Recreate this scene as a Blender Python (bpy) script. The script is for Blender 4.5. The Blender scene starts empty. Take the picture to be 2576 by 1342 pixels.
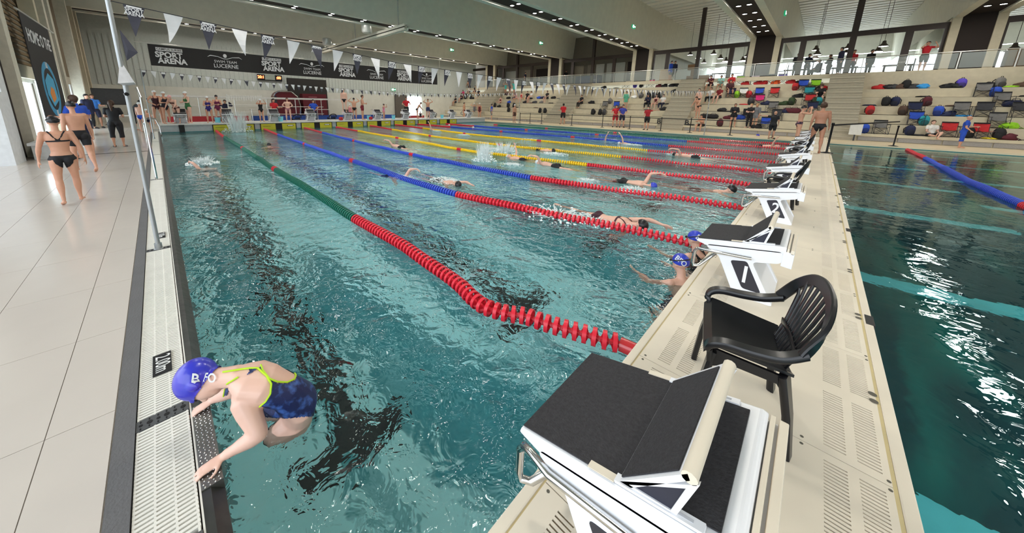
import bpy, bmesh, math, random
from mathutils import Vector, Matrix, Euler
import numpy as np
PI = math.pi
rnd = random.Random(7)
S = bpy.context.scene
C = S.collection
# ---------------------------------------------------------------- camera
F_PX, PX0, PY0, IW, IH = 819.329, 1209.056, 440.711, 2576, 1342
CAM = Vector((.62408, .4401, 1.73843))
yaw, pitch, roll = 0.7940055, 0.2106887, 0.01520804
fw = Vector((-math.sin(yaw)*math.cos(pitch), math.cos(yaw)*math.cos(pitch), -math.sin(pitch)))
rt = Vector((math.cos(yaw), math.sin(yaw), 0)); up = rt.cross(fw)
rt, up = math.cos(roll)*rt + math.sin(roll)*up, -math.sin(roll)*rt + math.cos(roll)*up
cd = bpy.data.cameras.new('camera'); cam = bpy.data.objects.new('camera', cd); C.objects.link(cam)
cam.matrix_world = Matrix((( rt.x, up.x, -fw.x, CAM.x), (rt.y, up.y, -fw.y, CAM.y), (rt.z, up.z, -fw.z, CAM.z), (0, 0, 0, 1)))
cd.sensor_width = 36; cd.lens = 36*F_PX/IW
cd.shift_x = (IW/2 - PX0)/IW; cd.shift_y = -(IH/2 - PY0)/IW
cd.clip_start = .02; cd.clip_end = 300
S.camera = cam
# ---------------------------------------------------------------- world, light, exposure
w = bpy.data.worlds.new('world'); S.world = w; w.use_nodes = True
nt = w.node_tree; bgn = nt.nodes['Background']
tc = nt.nodes.new('ShaderNodeTexCoord'); sp = nt.nodes.new('ShaderNodeSeparateXYZ'); cr = nt.nodes.new('ShaderNodeValToRGB')
nt.links.new(tc.outputs['Generated'], sp.inputs[0]); nt.links.new(sp.outputs[2], cr.inputs[0]); nt.links.new(cr.outputs[0], bgn.inputs[0])
cr.color_ramp.elements[0].position = 0; cr.color_ramp.elements[0].color = (.30, .33, .33, 1)
cr.color_ramp.elements[1].position = .12; cr.color_ramp.elements[1].color = (.86, .93, 1, 1)
bgn.inputs[1].default_value = 1.9
S.view_settings.view_transform = 'Standard'; S.view_settings.look = 'None'
S.view_settings.exposure = 0.95; S.view_settings.gamma = 1; S.view_settings.use_curve_mapping = False
cy = S.cycles
cy.max_bounces = 10; cy.diffuse_bounces = 4; cy.glossy_bounces = 3; cy.transmission_bounces = 8; cy.transparent_max_bounces = 12
cy.sample_clamp_indirect = 6; cy.blur_glossy = 1.0; cy.use_denoising = True; cy.use_adaptive_sampling = True; cy.adaptive_threshold = .02
cy.use_light_tree = True
LIGHT_W = 55.0
# ---------------------------------------------------------------- helpers
def at(x, y, z=0.0):
    """point of the plane at height z that the photograph shows at pixel x, y"""
    d = fw + rt*((x-PX0)/F_PX) - up*((y-PY0)/F_PX)
    t = (z - CAM.z)/d.z
    return CAM + d*t
def onY(x, y, Y):
    d = fw + rt*((x-PX0)/F_PX) - up*((y-PY0)/F_PX); return CAM + d*((Y-CAM.y)/d.y)
def onX(x, y, X):
    d = fw + rt*((x-PX0)/F_PX) - up*((y-PY0)/F_PX); return CAM + d*((X-CAM.x)/d.x)
def pix(p):
    d = Vector(p)-CAM; z = d.dot(fw); return PX0+F_PX*d.dot(rt)/z, PY0-F_PX*d.dot(up)/z
def tall(b, py):
    """height above b that reaches pixel row py"""
    lo, hi = 0, 8
    for _ in range(30):
        m = (lo+hi)/2
        if pix((b[0], b[1], b[2]+m))[1] > py: lo = m
        else: hi = m
    return lo
M = {}
def mat(name, col, rough=.5, metal=0, spec=.5, var=.06, scale=8, bump=0, bscale=60, emit=0, trans=0, alpha=1, coat=0, col2=None, detail=3, thr=None, coords='Object'):
    if name in M: return M[name]
    m = bpy.data.materials.new(name); m.use_nodes = True; n = m.node_tree.nodes; l = m.node_tree.links
    b = n['Principled BSDF']
    b.inputs['Roughness'].default_value = rough; b.inputs['Metallic'].default_value = metal
    b.inputs['Specular IOR Level'].default_value = spec
    t = n.new('ShaderNodeTexCoord'); no = n.new('ShaderNodeTexNoise'); no.inputs['Scale'].default_value = scale; no.inputs['Detail'].default_value = detail
    l.new(t.outputs[coords], no.inputs['Vector'])
    r = n.new('ShaderNodeValToRGB'); l.new(no.outputs['Fac'], r.inputs[0])
    c2 = col2 or tuple(min(1, c*(1+var)) for c in col); c1 = col if col2 else tuple(c*(1-var) for c in col)
    a0, a1 = thr or (.3, .7)
    r.color_ramp.elements[0].position = a0; r.color_ramp.elements[1].position = a1
    r.color_ramp.elements[0].color = (*c1, 1); r.color_ramp.elements[1].color = (*c2, 1)
    l.new(r.outputs[0], b.inputs['Base Color'])
    if bump:
        n2 = n.new('ShaderNodeTexNoise'); n2.inputs['Scale'].default_value = bscale; l.new(t.outputs[coords], n2.inputs['Vector'])
        bp = n.new('ShaderNodeBump'); bp.inputs['Strength'].default_value = bump; bp.inputs['Distance'].default_value = .01
        l.new(n2.outputs['Fac'], bp.inputs['Height']); l.new(bp.outputs[0], b.inputs['Normal'])
    if emit:
        b.inputs['Emission Color'].default_value = (*col, 1); b.inputs['Emission Strength'].default_value = emit
    if trans: b.inputs['Transmission Weight'].default_value = trans
    if alpha < 1: b.inputs['Alpha'].default_value = alpha
    if coat: b.inputs['Coat Weight'].default_value = coat; b.inputs['Coat Roughness'].default_value = .05
    M[name] = m; return m
def srgb(r, g, b): return tuple(((c/255+.055)/1.055)**2.4 if c > 10 else c/255/12.92 for c in (r, g, b))
def ob(name, me, parent=None, loc=None, rot=None):
    o = bpy.data.objects.new(name, me); C.objects.link(o)
    if parent: o.parent = parent
    if loc is not None: o.location = loc
    if rot is not None: o.rotation_euler = rot
    return o
def tag(o, label=None, cat=None, group=None, kind=None):
    if label: o['label'] = label
    if cat: o['category'] = cat
    if group: o['group'] = group
    if kind: o['kind'] = kind
    return o
def empty(name, loc, rz=0, label=None, cat=None, group=None, kind=None, sc=None):
    o = bpy.data.objects.new(name, None); C.objects.link(o); o.location = loc; o.rotation_euler = (0, 0, rz); o.empty_display_size = .1
    if sc is not None: o.scale = sc if hasattr(sc, '__len__') else (sc, sc, sc)
    return tag(o, label, cat, group, kind)
def dup(root, loc=None, rz=None, label=None, group=None, sc=None):
    r = root.copy(); C.objects.link(r)
    if loc is not None: r.location = loc
    if rz is not None: r.rotation_euler = (0, 0, rz)
    if sc is not None: r.scale = sc if hasattr(sc, '__len__') else (sc, sc, sc)
    if label: r['label'] = label
    if group: r['group'] = group
    for ch in list(root.children):
        c = ch.copy(); C.objects.link(c); c.parent = r
        for g in ch.children:
            d = g.copy(); C.objects.link(d); d.parent = c
    return r
class MB:
    def __init__(s): s.v = []; s.f = []
    def add(s, vs, fs):
        o = len(s.v); s.v += [tuple(v) for v in vs]; s.f += [tuple(i+o for i in f) for f in fs]; return s
    def box(s, x0, x1, y0, y1, z0, z1, rot=None, piv=None):
        vs = [Vector((x, y, z)) for x in (x0, x1) for y in (y0, y1) for z in (z0, z1)]
        if rot is not None:
            p = Vector(piv) if piv is not None else Vector(((x0+x1)/2, (y0+y1)/2, (z0+z1)/2)); R = Euler(rot).to_matrix()
            vs = [R @ (v-p) + p for v in vs]
        return s.add(vs, [(0, 1, 3, 2), (4, 6, 7, 5), (0, 4, 5, 1), (2, 3, 7, 6), (0, 2, 6, 4), (1, 5, 7, 3)])
    def prism(s, poly, a, b, ax='y'):
        """polygon (two coordinates) extruded from a to b along axis ax"""
        n = len(poly)
        def mk(p, t): return {'y': (p[0], t, p[1]), 'x': (t, p[0], p[1]), 'z': (p[0], p[1], t)}[ax]
        return s.add([mk(p, a) for p in poly]+[mk(p, b) for p in poly], [tuple(range(n))[::-1], tuple(range(n, 2*n))]+[(i, (i+1) % n, (i+1) % n+n, i+n) for i in range(n)])
    def tube(s, pts, r, n=8, caps=True):
        pts = [Vector(p) for p in pts]; rs = r if hasattr(r, '__len__') else [r]*len(pts)
        rings = []; pn = None
        for i, p in enumerate(pts):
            d = (pts[min(i+1, len(pts)-1)]-pts[max(i-1, 0)]).normalized()
            if pn is None: a = d.orthogonal().normalized()
            else: a = (pn - d*pn.dot(d)).normalized()
            pn = a; b = d.cross(a)
            rings.append([p+(a*math.cos(2*PI*k/n)+b*math.sin(2*PI*k/n))*rs[i] for k in range(n)])
        vs = [v for q in rings for v in q]; fs = []
        for i in range(len(pts)-1):
            for k in range(n): fs.append((i*n+k, i*n+(k+1) % n, (i+1)*n+(k+1) % n, (i+1)*n+k))
        if caps: fs += [tuple(range(n))[::-1], tuple(range((len(pts)-1)*n, len(pts)*n))]
        return s.add(vs, fs)
    def lathe(s, prof, n=16, c=(0, 0, 0), caps=True):
        vs = []; fs = []
        for r, z in prof: vs += [(c[0]+r*math.cos(2*PI*k/n), c[1]+r*math.sin(2*PI*k/n), c[2]+z) for k in range(n)]
        for i in range(len(prof)-1):
            for k in range(n): fs.append((i*n+k, i*n+(k+1) % n, (i+1)*n+(k+1) % n, (i+1)*n+k))
        if caps: fs += [tuple(range(n))[::-1], tuple(range((len(prof)-1)*n, len(prof)*n))]
        return s.add(vs, fs)
    def ball(s, c, r, n=10, m=6):
        r = r if hasattr(r, '__len__') else (r, r, r)
        vs = [(c[0], c[1], c[2]-r[2])]; fs = []
        for i in range(1, m):
            t = -PI/2+PI*i/m
            vs += [(c[0]+r[0]*math.cos(t)*math.cos(2*PI*k/n), c[1]+r[1]*math.cos(t)*math.sin(2*PI*k/n), c[2]+r[2]*math.sin(t)) for k in range(n)]
        vs.append((c[0], c[1], c[2]+r[2]))
        for k in range(n): fs.append((0, 1+(k+1) % n, 1+k)); fs.append((len(vs)-1, 1+(m-2)*n+k, 1+(m-2)*n+(k+1) % n))
        for i in range(m-2):
            for k in range(n): fs.append((1+i*n+k, 1+i*n+(k+1) % n, 1+(i+1)*n+(k+1) % n, 1+(i+1)*n+k))
        return s.add(vs, fs)
    def mesh(s, name, m=None, smooth=False, bev=0):
        me = bpy.data.meshes.new(name); me.from_pydata(s.v, [], s.f)
        if bev:
            bm = bmesh.new(); bm.from_mesh(me); bmesh.ops.recalc_face_normals(bm, faces=bm.faces)
            es = [e for e in bm.edges if len(e.link_faces) == 2 and e.calc_face_angle(0) > .5]
            bmesh.ops.bevel(bm, geom=es, offset=bev, segments=2, profile=.6, affect='EDGES'); bm.to_mesh(me); bm.free()
        if m: me.materials.append(m)
        if smooth: me.polygons.foreach_set('use_smooth', [True]*len(me.polygons)); me.set_sharp_from_angle(angle=.7)
        me.update(); return me
    def build(s, name, m=None, parent=None, loc=None, smooth=False, bev=0, rot=None, **k):
        o = ob(name, s.mesh(name, m, smooth, bev), parent, loc, rot)
        return tag(o, **k) if k else o
def text_mesh(txt, size=1, depth=.01, sx=1, bold=0, align='CENTER'):
    cu = bpy.data.curves.new('txt', 'FONT'); cu.body = txt; cu.size = size; cu.extrude = depth; cu.align_x = align; cu.align_y = 'CENTER'; cu.offset = bold; cu.resolution_u = 3
    o = bpy.data.objects.new('txt', cu); C.objects.link(o)
    me = bpy.data.meshes.new_from_object(o.evaluated_get(bpy.context.evaluated_depsgraph_get()))
    bpy.data.objects.remove(o)
    me.transform(Matrix.Diagonal((sx, 1, 1, 1))); return me
def text(name, txt, m, parent, Mx, size=1, depth=.002, sx=1, bold=0):
    me = text_mesh(txt, size, depth, sx, bold); me.materials.clear(); me.materials.append(m); me.transform(Mx)
    return ob(name, me, parent)
# ---------------------------------------------------------------- materials
white = mat('white_plastic', srgb(236, 236, 238), .35, var=.02)
cream = mat('cream_panel', srgb(228, 217, 198), .55, var=.05, scale=3)
concrete = mat('cream_concrete', srgb(200, 190, 166), .8, var=.06, scale=4, bump=.2, bscale=40)
beamw = mat('beam_white', srgb(224, 222, 208), .8, var=.04, scale=2)
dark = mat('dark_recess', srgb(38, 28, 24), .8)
brown = mat('brown_frame', srgb(58, 44, 38), .5)
slatm = mat('roof_sheet', srgb(232, 230, 222), .5, var=.03)
greywall = mat('grey_wall', srgb(206, 206, 197), .8, var=.05, scale=1.5)
corr = mat('corrugated_grey', srgb(190, 196, 191), .6, var=.04)
steel = mat('stainless', srgb(190, 190, 188), .22, metal=1, var=.08, scale=30, bump=.1, bscale=20)
chrome = mat('chrome', srgb(215, 215, 215), .12, metal=1, var=.03)
darksteel = mat('dark_steel', srgb(95, 97, 100), .5, metal=.5, bump=.2)
black = mat('black_plastic', srgb(18, 18, 22), .3, var=.1)
blackm = mat('black_matte', srgb(16, 15, 17), .8, var=.2)
emit_w = mat('lamp_light', (1, .97, .9), emit=14)
# ================================================================ setting
XE = -25.5      # far end wall of the pool
WZ = -.06       # water level
YF = 26.7       # long far side
def st(mb, name, m, parent=None, smooth=False, **k):
    k.setdefault('kind', 'structure') if parent is None else None
    return mb.build(name, m, parent, smooth=smooth, **k)
def pool_material(name, a, b, thr=(.42, .62), sc=(1.0, .16, 1)):  # two-tone noise colour: bright caustic patches painted into the pool floor
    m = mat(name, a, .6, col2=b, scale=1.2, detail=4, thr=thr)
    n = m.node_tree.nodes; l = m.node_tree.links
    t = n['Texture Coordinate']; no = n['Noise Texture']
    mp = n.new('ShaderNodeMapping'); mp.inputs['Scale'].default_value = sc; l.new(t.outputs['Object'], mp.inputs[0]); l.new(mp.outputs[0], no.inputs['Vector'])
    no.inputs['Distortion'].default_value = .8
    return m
pf = pool_material('pool_floor_painted_caustics', srgb(56, 148, 160), srgb(188, 250, 255), thr=(.45, .56), sc=(.16, .9, 1))
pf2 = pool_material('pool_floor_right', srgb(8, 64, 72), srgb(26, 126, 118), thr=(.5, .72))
pw = mat('pool_wall_steel', srgb(40, 120, 124), .5, var=.1)
D0 = -2.0
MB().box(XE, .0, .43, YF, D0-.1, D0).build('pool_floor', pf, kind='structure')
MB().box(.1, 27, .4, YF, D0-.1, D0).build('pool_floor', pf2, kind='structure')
mb = MB().box(XE, .0, .353, .43, D0, -.301); mb.build('pool_wall_left', pw, kind='structure')
MB().box(XE, 27, YF, YF+.1, D0, -.04).build('pool_wall_right', pw, kind='structure')
MB().box(XE-.1, XE, .33, YF, D0, -.04).build('pool_wall_far', pw, kind='structure')
# black lane lines with T ends on the pool floor: a part of the floor each
fl = [o for o in C.objects if o.name == 'pool_floor'][0]
lane = mat('lane_line_black', srgb(8, 20, 24), .6)
for k in range(10):
    yc = 2.5*k+1.35
    mb = MB().box(XE+2, -2.0, yc-.13, yc+.13, D0, D0+.012); mb.box(-2.0, -1.75, yc-.5, yc+.5, D0, D0+.012); mb.box(XE+1.75, XE+2, yc-.5, yc+.5, D0, D0+.012)
    mb.build('lane_line', lane, fl)
fr = [o for o in C.objects if o.name == 'pool_floor.001'][0]
strip = mat('light_band_cyan', srgb(110, 214, 222), .6, var=.1, scale=3)  # cyan bands of sunlight on the pool bottom, painted as pale strips
strip2 = mat('floor_strip_dark', srgb(20, 34, 34), .6)
for i, yc in enumerate((3.9, 7.6, 11.6, 15.4, 19.4, 23.2)):
    MB().box(1.3, 3.6 if i else 9, yc, yc+.34, D0, D0+.01).build('painted_light_band', strip, fr)
    MB().box(3.6, 9, yc+2.1, yc+2.44, D0, D0+.01).build('painted_light_band', strip, fr)
for yc in (5.2, 9.6, 14.2): 
    MB().box(3.9, 12, yc+1.15, yc+1.5, D0, D0+.012).box(3.6, 3.9, yc+.8, yc+1.85, D0, D0+.012).build('lane_line', strip2, fr)
# ---- water
def water_mat(name, tint, s1, s2, st1, st2):
    m = bpy.data.materials.new(name); m.use_nodes = True; n = m.node_tree.nodes; l = m.node_tree.links; n.remove(n['Principled BSDF'])
    g = n.new('ShaderNodeBsdfGlass'); g.inputs['Color'].default_value = (*tint, 1); g.inputs['IOR'].default_value = 1.33; g.inputs['Roughness'].default_value = 0
    l.new(g.outputs[0], n['Material Output'].inputs[0])
    t = n.new('ShaderNodeTexCoord')
    prev = None
    for sc, stg, dist in ((s1, st1, .10), (s2, st2, .03)):
        no = n.new('ShaderNodeTexNoise'); no.inputs['Scale'].default_value = sc; no.inputs['Detail'].default_value = 3; no.inputs['Roughness'].default_value = .55; no.inputs['Distortion'].default_value = .6
        l.new(t.outputs['Object'], no.inputs['Vector'])
        b = n.new('ShaderNodeBump'); b.inputs['Strength'].default_value = stg; b.inputs['Distance'].default_value = dist
        l.new(no.outputs['Fac'], b.inputs['Height'])
        if prev: l.new(prev.outputs[0], b.inputs['Normal'])
        prev = b
    l.new(prev.outputs[0], g.inputs['Normal'])
    return m
wm = water_mat('water_race', (.93, 1, 1), 1.9, 8.0, .8, .8)
wm2 = water_mat('water_calm', (.8, .95, .95), 1.1, 3.6, .16, .16)
wt = MB().box(0, 1, 0, 1, 0, 1)
def sheet(x0, x1, y0, y1, z, name, m, **k):
    return MB().add([(x0, y0, z), (x1, y0, z), (x1, y1, z), (x0, y1, z)], [(0, 1, 2, 3)]).build(name, m, **k)
sheet(XE+.001, .055, .431, YF-.001, WZ, 'race_pool_water', wm, label='choppy teal water of the race pool between the lane ropes', cat='water', kind='stuff')
sheet(1.115, 26.899, .4, YF-.001, WZ, 'training_pool_water', wm2, label='calm dark green water of the pool right of the bulkhead', cat='water', kind='stuff')
# ---- left deck: tiles
deckb = mat('deck_grout', srgb(184, 177, 168), .8)
tile_m = mat('deck_tile', srgb(206, 198, 190), .16, var=.035, scale=1.3, bump=.04, bscale=8)
MB().box(-38, 3, -9, .05, -.25, .018).build('floor', deckb, kind='structure')
fo = C.objects['floor']
tile_meshes = {}
def tile(x0, x1, y0, y1):
    k = (round(x1-x0, 3), round(y1-y0, 3))
    if k not in tile_meshes: tile_meshes[k] = MB().box(0, k[0], 0, k[1], .0, .012).mesh('floor_tile', tile_m)
    return ob('floor_tile', tile_meshes[k], fo, (x0, y0, .018))
g = .004
ys = [.045, -.2, -.69, -1.18, -1.67, -2.16, -2.65]
for j in range(len(ys)-1):
    x = 2.0
    while x > -15:
        tile(x-.97+g, x, ys[j+1]+g, ys[j]); x -= .97
mb = MB()
x = -15.0-.3
while x > -37.5:
    y = .045
    while y > -8: mb.box(x-.97+g, x, max(y-.97, -8)+g, y, .018, .03); y -= .97
    x -= .97
y = -2.66
while y > -8:
    x = 2.0
    while x > -15: mb.box(x-.97+g, x, y-.97+g, y, .018, .03); x -= .97
    y -= .97
o = mb.build('floor_tile', tile_m, fo); o['kind'] = 'stuff'
# ---- overflow gutter along the left side
gut = empty('overflow_gutter', (0, .2, 0), label='long white slatted overflow gutter along the left pool edge', cat='gutter')
def G(mb, name, m, **k): return mb.build(name, m, gut, loc=(0, -.2, 0), **k)
G(MB().box(-25.5, 2, .05, .13, -.2, .028), 'channel_edge', mat('gutter_rubber', srgb(98, 98, 100), .6, bump=.3, bscale=80))
G(MB().box(-25.5, 2, .13, .345, -.25, -.03), 'channel', blackm)
gr = mat('grate_white', srgb(232, 230, 222), .45, var=.03)
mb = MB(); x = 1.0
cs = [-.83, -1.66, -4.58, -9.45, -14.2, -19]
while x > -25.4:
    w_ = .0125 if x > -12 else .05; p_ = .0215 if x > -12 else .06
    if not any(abs(x-c) < .045 for c in cs): mb.box(x-w_, x, .135, .34, -.012, .022)
    x -= p_
for yy in (.135, .2, .265, .33): mb.box(-25.4, 1, yy, yy+.008, -.02, .0205)
o = G(mb, 'grate', gr); o['kind'] = 'stuff'
for c in cs:
    if c < -9: 
        G(MB().box(c-.02, c+.02, .13, .345, -.02, .023), 'cross_strip', darksteel); continue
    o = G(MB().box(c-.04, c+.04, .132, .343, -.02, .023), 'cross_strip', darksteel)
    mb = MB()
    for q in range(6):
        yy = .15+q*.034
        mb.lathe([(.008+.004*(q % 2), .0), (.008+.004*(q % 2), .002)], 10, (c, yy, .0232))
        for s_ in (-.026, .026): mb.box(c+s_-.006, c+s_+.006, yy-.004, yy+.002, .023, .0245)
    mb.build('slot', blackm, o)
G(MB().box(-25.5, 2, .345, .352, -.3, .018), 'grate_lip', gr)
lipm = mat('steel_lip', srgb(92, 94, 94), .35, metal=.9, var=.15, scale=12, bump=.3, bscale=14)
G(MB().prism([(.352, .012), (.385, .012), (.43, -.035), (.432, -.3), (.352, -.3)], -25.5, -1.62, 'x'), 'wall_lip', lipm)
G(MB().prism([(.352, .012), (.385, .012), (.43, -.035), (.432, -.3), (.352, -.3)], -1.05, 2, 'x'), 'wall_lip', lipm)
o = G(MB().box(-1.62, -1.05, .352, .432, -.3, .018), 'hand_plate', mat('dimple_steel', srgb(128, 128, 126), .4, metal=.8, var=.15, scale=20))
mb = MB()
for i in range(32):
    for j in range(4): mb.ball((-1.61+i*.0178, .362+j*.0185+(.009 if i % 2 else 0)*.5, .018), (.0042, .0042, .003), 8, 4)
mb.build('dimple', steel, o, kind='stuff')
# depth plates
def plate(x, y, txt, lbl):
    e = empty('depth_plate', (x, y, .024), 0, lbl, 'sign')
    MB().box(-.118, .118, -.045, .045, 0, .004).build('plate', blackm, e)
    text('lettering', txt, mat('sign_white', (.85, .85, .85), .5), e, Matrix.Translation((0, 0, .0045)), .105, .0006, .72)
plate(-2.17, .24, '2.00m', 'black 2.00m depth plate on the white grating nearest the camera')
plate(-5.1, .26, '2.00m', 'black depth plate on the grating beside the base of the tall flag pole')
# ---- far deck (stand side), right of pool
dk2 = mat('deck_cream', srgb(222, 204, 172), .4, var=.05, scale=2)
MB().box(-38, 29, YF+.1, 30.2, -.3, .03).build('floor', dk2, kind='structure')
MB().box(-38, XE-2.2, .05, YF, -.3, .03).build('floor', mat('deck_end', srgb(190, 180, 168), .35), kind='structure')
# ---- near bulkhead with slotted panels
bh = empty('bulkhead', (.62, 13, 0), label='long cream walkway bulkhead with slotted panels between the two pools', cat='bulkhead')
void = mat('slot_void', srgb(96, 92, 82), .9)
def BH(mb, name, m, **k): return mb.build(name, m, bh, loc=(-.62, -13, 0), **k)
BH(MB().box(.12, 1.06, .5, 26.65, -1.2, .26), 'core', void)
BH(MB().box(.055, .098, .44, 26.65, -1.2, .302), 'edge_rail', cream, bev=.006)
BH(MB().box(1.07, 1.115, .44, 26.65, -1.2, .302), 'edge_rail', cream, bev=.006)
groove = mat('joint_tan', srgb(204, 186, 138), .7)
BH(MB().box(1.058, 1.07, .44, 26.65, .2, .299).box(.098, .105, .44, 26.65, .2, .296), 'edge_seal', groove)
# panel mesh: slats between slots, from y=0 to 1.06
PW = .965
def panel(near=True):
    mb = MB(); z0, z1 = .26, .3
    xs = [.105, .19, .255, .287, .352, .868, .936, .968, 1.036, 1.058]   # solid / grille columns
    yg = [(.045, .46), (.54, .93)]
    cols = [(xs[i], xs[i+1], i % 2 == 1) for i in range(len(xs)-1)]
    for a, b, gr_ in cols:
        if not gr_: mb.box(a, b, 0, PW-.004, z0, z1); continue
        prev = 0
        for y0, y1 in yg:
            mb.box(a, b, prev, y0, z0, z1); y = y0
            n = 22 if near else 9; p = (y1-y0)/n
            for q in range(n): mb.box(a, b, y+q*p+p*.42, y+(q+1)*p, z0, z1)
            prev = y1
        mb.box(a, b, prev, PW-.004, z0, z1)
    return mb
pn = panel(True).mesh('deck_panel', cream); pfm = panel(False).mesh('deck_panel', cream)
k = 0; y = 2.30-PW*2
while y < 26.0:
    o = ob('deck_panel', pn if y < 12 else pfm, bh, (-.62, y-13, 0))
    if y < 9:
        mb = MB()
        for xx in (.13, .80, 1.05):
            for s_ in (-.022, .022): mb.lathe([(.0065, 0), (.0065, .0012)], 8, (xx, s_, .3002))
        if y > 1: mb.lathe([(.016, 0), (.016, .0012)], 12, (1.048, .60, .3025)); mb.lathe([(.016, 0), (.016, .0012)], 12, (1.048, .54, .3025))
        mb.build('bolt_hole', void, o, kind='stuff')
    y += PW
clip = mat('black_clip', srgb(30, 30, 34), .5)
y = 3.75
while y < 26:
    BH(MB().box(1.08, 1.122, y, y+.15, .22, .3035), 'clip', clip)
    if y > 5: BH(MB().box(.045, .08, y+.3, y+.45, .22, .3045), 'clip', clip)
    y += 2.52
# ---- ceiling, beams
BX = [6.35, -3.35, -12.75, -23.0, -34.0, 15.9, 25.4]; BZ = 7.4; RZ = 10.6; CY = 36.1; Y0 = -9
ce = empty('ceiling', (0, 13, RZ), kind='structure')
MB().box(-40, 31, Y0-13, 66-13, .3, .45).build('roof_deck', mat('roof_dark', srgb(96, 92, 84), .8), ce)
slm = {}
for bi in range(8):
    xa = [15.9, 6.35, -3.35, -12.75, -23, -34, 25.4, 31][bi]; xb = [6.35, -3.35, -12.75, -23, -34, -40, 15.9, 25.4][bi]
    x0, x1 = xb+1.25, xa-1.25
    L = round(x1-x0, 2)
    if L not in slm:
        slm[L] = MB().prism([(-.32, .0), (.32, .0), (.36, .12), (.36, .3), (-.36, .3), (-.36, .12)], 0, L, 'x').mesh('roof_rib', slatm)
    y = -3
    while y < 64:
        ob('roof_rib', slm[L], ce, (x0, y-13, 0)); y += 1.02
lamp_mesh = MB().lathe([(.0, -.012), (.11, -.012), (.125, 0), (.125, .03), (0, .03)], 14).mesh('lamp_glass', emit_w, True)
ring_mesh = MB().lathe([(.125, -.02), (.15, -.02), (.15, .03), (.125, .03)], 14, caps=False).mesh('lamp_ring', dark, True)
names = ['rightmost', 'second', 'third', 'fourth', 'farthest', 'first unseen', 'second unseen']
ordn_ = ['first', 'second', 'third', 'fourth', 'fifth', 'sixth', 'seventh', 'eighth', 'ninth', 'tenth', 'eleventh', 'twelfth', 'thirteenth', 'fourteenth', 'fifteenth', 'sixteenth']
for bi, X in enumerate(BX):
    b = empty('roof_beam', (X, 14, BZ), kind='structure')
    for s_ in (-1, 1):
        # flange, side
        poly = [(s_*.6, 0), (s_*.95, 0), (s_*1.25, RZ-BZ+.3), (s_*.75, RZ-BZ+.3), (s_*.6, .6)]
        if s_ < 0: poly = poly[::-1]
        mb = MB(); Ys = (Y0-14, CY-14)
        n = 5
        mb.add([(p[0], Ys[0], p[1]) for p in poly]+[(p[0], Ys[1], p[1]) for p in poly], [tuple(range(n)), tuple(range(n, 2*n))[::-1]]+[(i, i+n, (i+1) % n+n, (i+1) % n) for i in range(n)])
        mb.build('beam_side', beamw, b)
        q4 = [(s_*.7, .45), (s_*.95, .1), (s_*1.25, RZ-BZ+.3), (s_*.75, RZ-BZ+.3)]
        MB().prism(q4, CY-14, 63-14, 'y').build('beam_side', beamw, b)
    MB().box(-.6, .6, Y0-14, CY-14, .12, .16).build('lamp_trough', dark, b)
    # column pair under the beam end with a dark panel between
    MB().box(-.95, -.6, CY-14, CY-13.3, 4.3-BZ, .02).build('column', concrete, b)
    MB().box(.6, .95, CY-14, CY-13.3, 4.3-BZ, .02).build('column', concrete, b)
    MB().box(-.6, .6, CY-13.9, CY-13.8, 4.3-BZ, .4).build('dark_panel', dark, b)
    # near-side end columns at the window wall
    for s_ in (-1, 1): MB().box(s_*.78-.17, s_*.78+.17, -2.9-14, -2.5-14, -BZ, .02).build('column', concrete, b) if X < -13 else None
    y = 35.0-1.2
    i = 0
    while y > 1:
        for s_ in ((-.24, .24) if bi < 5 else ()):
            e = empty('ceiling_light', (X+s_, y, BZ+.1), 0, '%s downlight, %s pair from the stands, %s' % ('left' if s_ < 0 else 'right', ordn_[i], names[bi]+' roof beam' if bi in (0, 4) else names[bi]+' roof beam from the right'), 'ceiling light', 'downlights of the roof beams')
            ob('lamp_glass', lamp_mesh, e); ob('lamp_ring', ring_mesh, e)
        if i % 2 == 0:
            ld = bpy.data.lights.new('beam_lamp', 'AREA'); ld.energy = LIGHT_W*(1 if bi < 5 else .4); ld.size = .6; ld.size_y = .8; ld.shape = 'RECTANGLE'; ld.color = (1, .95, .86)
            lo = ob('lamp_light', ld, None, (X, y-1.1, BZ+.05)); 
        y -= 2.2; i += 1
MB().box(30, 30.2, -9, 63, -.3, 11).build('wall_right', greywall, kind='structure')
MB().box(27, 30, .4, 30, -.3, .03).build('floor', dk2, kind='structure')
MB().box(26.9, 27, .4, YF, D0, -.04).build('pool_wall_near', pw, kind='structure')
# ---- end wall (left far)
EW = -38.0
MB().box(EW-.2, EW, -9, 37, -.2, 2.9).build('wall_end', greywall, kind='structure')
we = MB().box(EW-.2, EW-.02, -9, 37, 2.9, 11); we.build('wall_end', corr, kind='structure')
mb = MB(); y = -2.4
while y < 30: mb.box(EW-.02, EW+.03, y, y+.17, 2.9, 6.6); y += .34
mb.build('wall_cladding', corr, C.objects['wall_end.001'], kind='stuff')
MB().box(EW, EW+.25, 10.4, 14.2, -.1, 4.2).build('wall_end', mat('dark_wall', srgb(44, 42, 40), .8), kind='structure')
# ---- left wall with columns and windows
lw = mat('wall_brown_grey', srgb(150, 144, 130), .8, var=.05)
MB().box(-38, -13.6, -3.4, -3.2, 2.6, 11).build('wall_left', lw, kind='structure')
mb = MB(); z = 2.9
while z < 9: mb.box(-37, -13.6, -3.2, -3.16, z, z+.1); z += .2
mb.build('wall_slats', mat('slats_brown', srgb(138, 116, 88), .7), C.objects['wall_left'], kind='stuff')
winm = mat('daylight_glass', (.78, .92, 1), emit=2.6)
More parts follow.
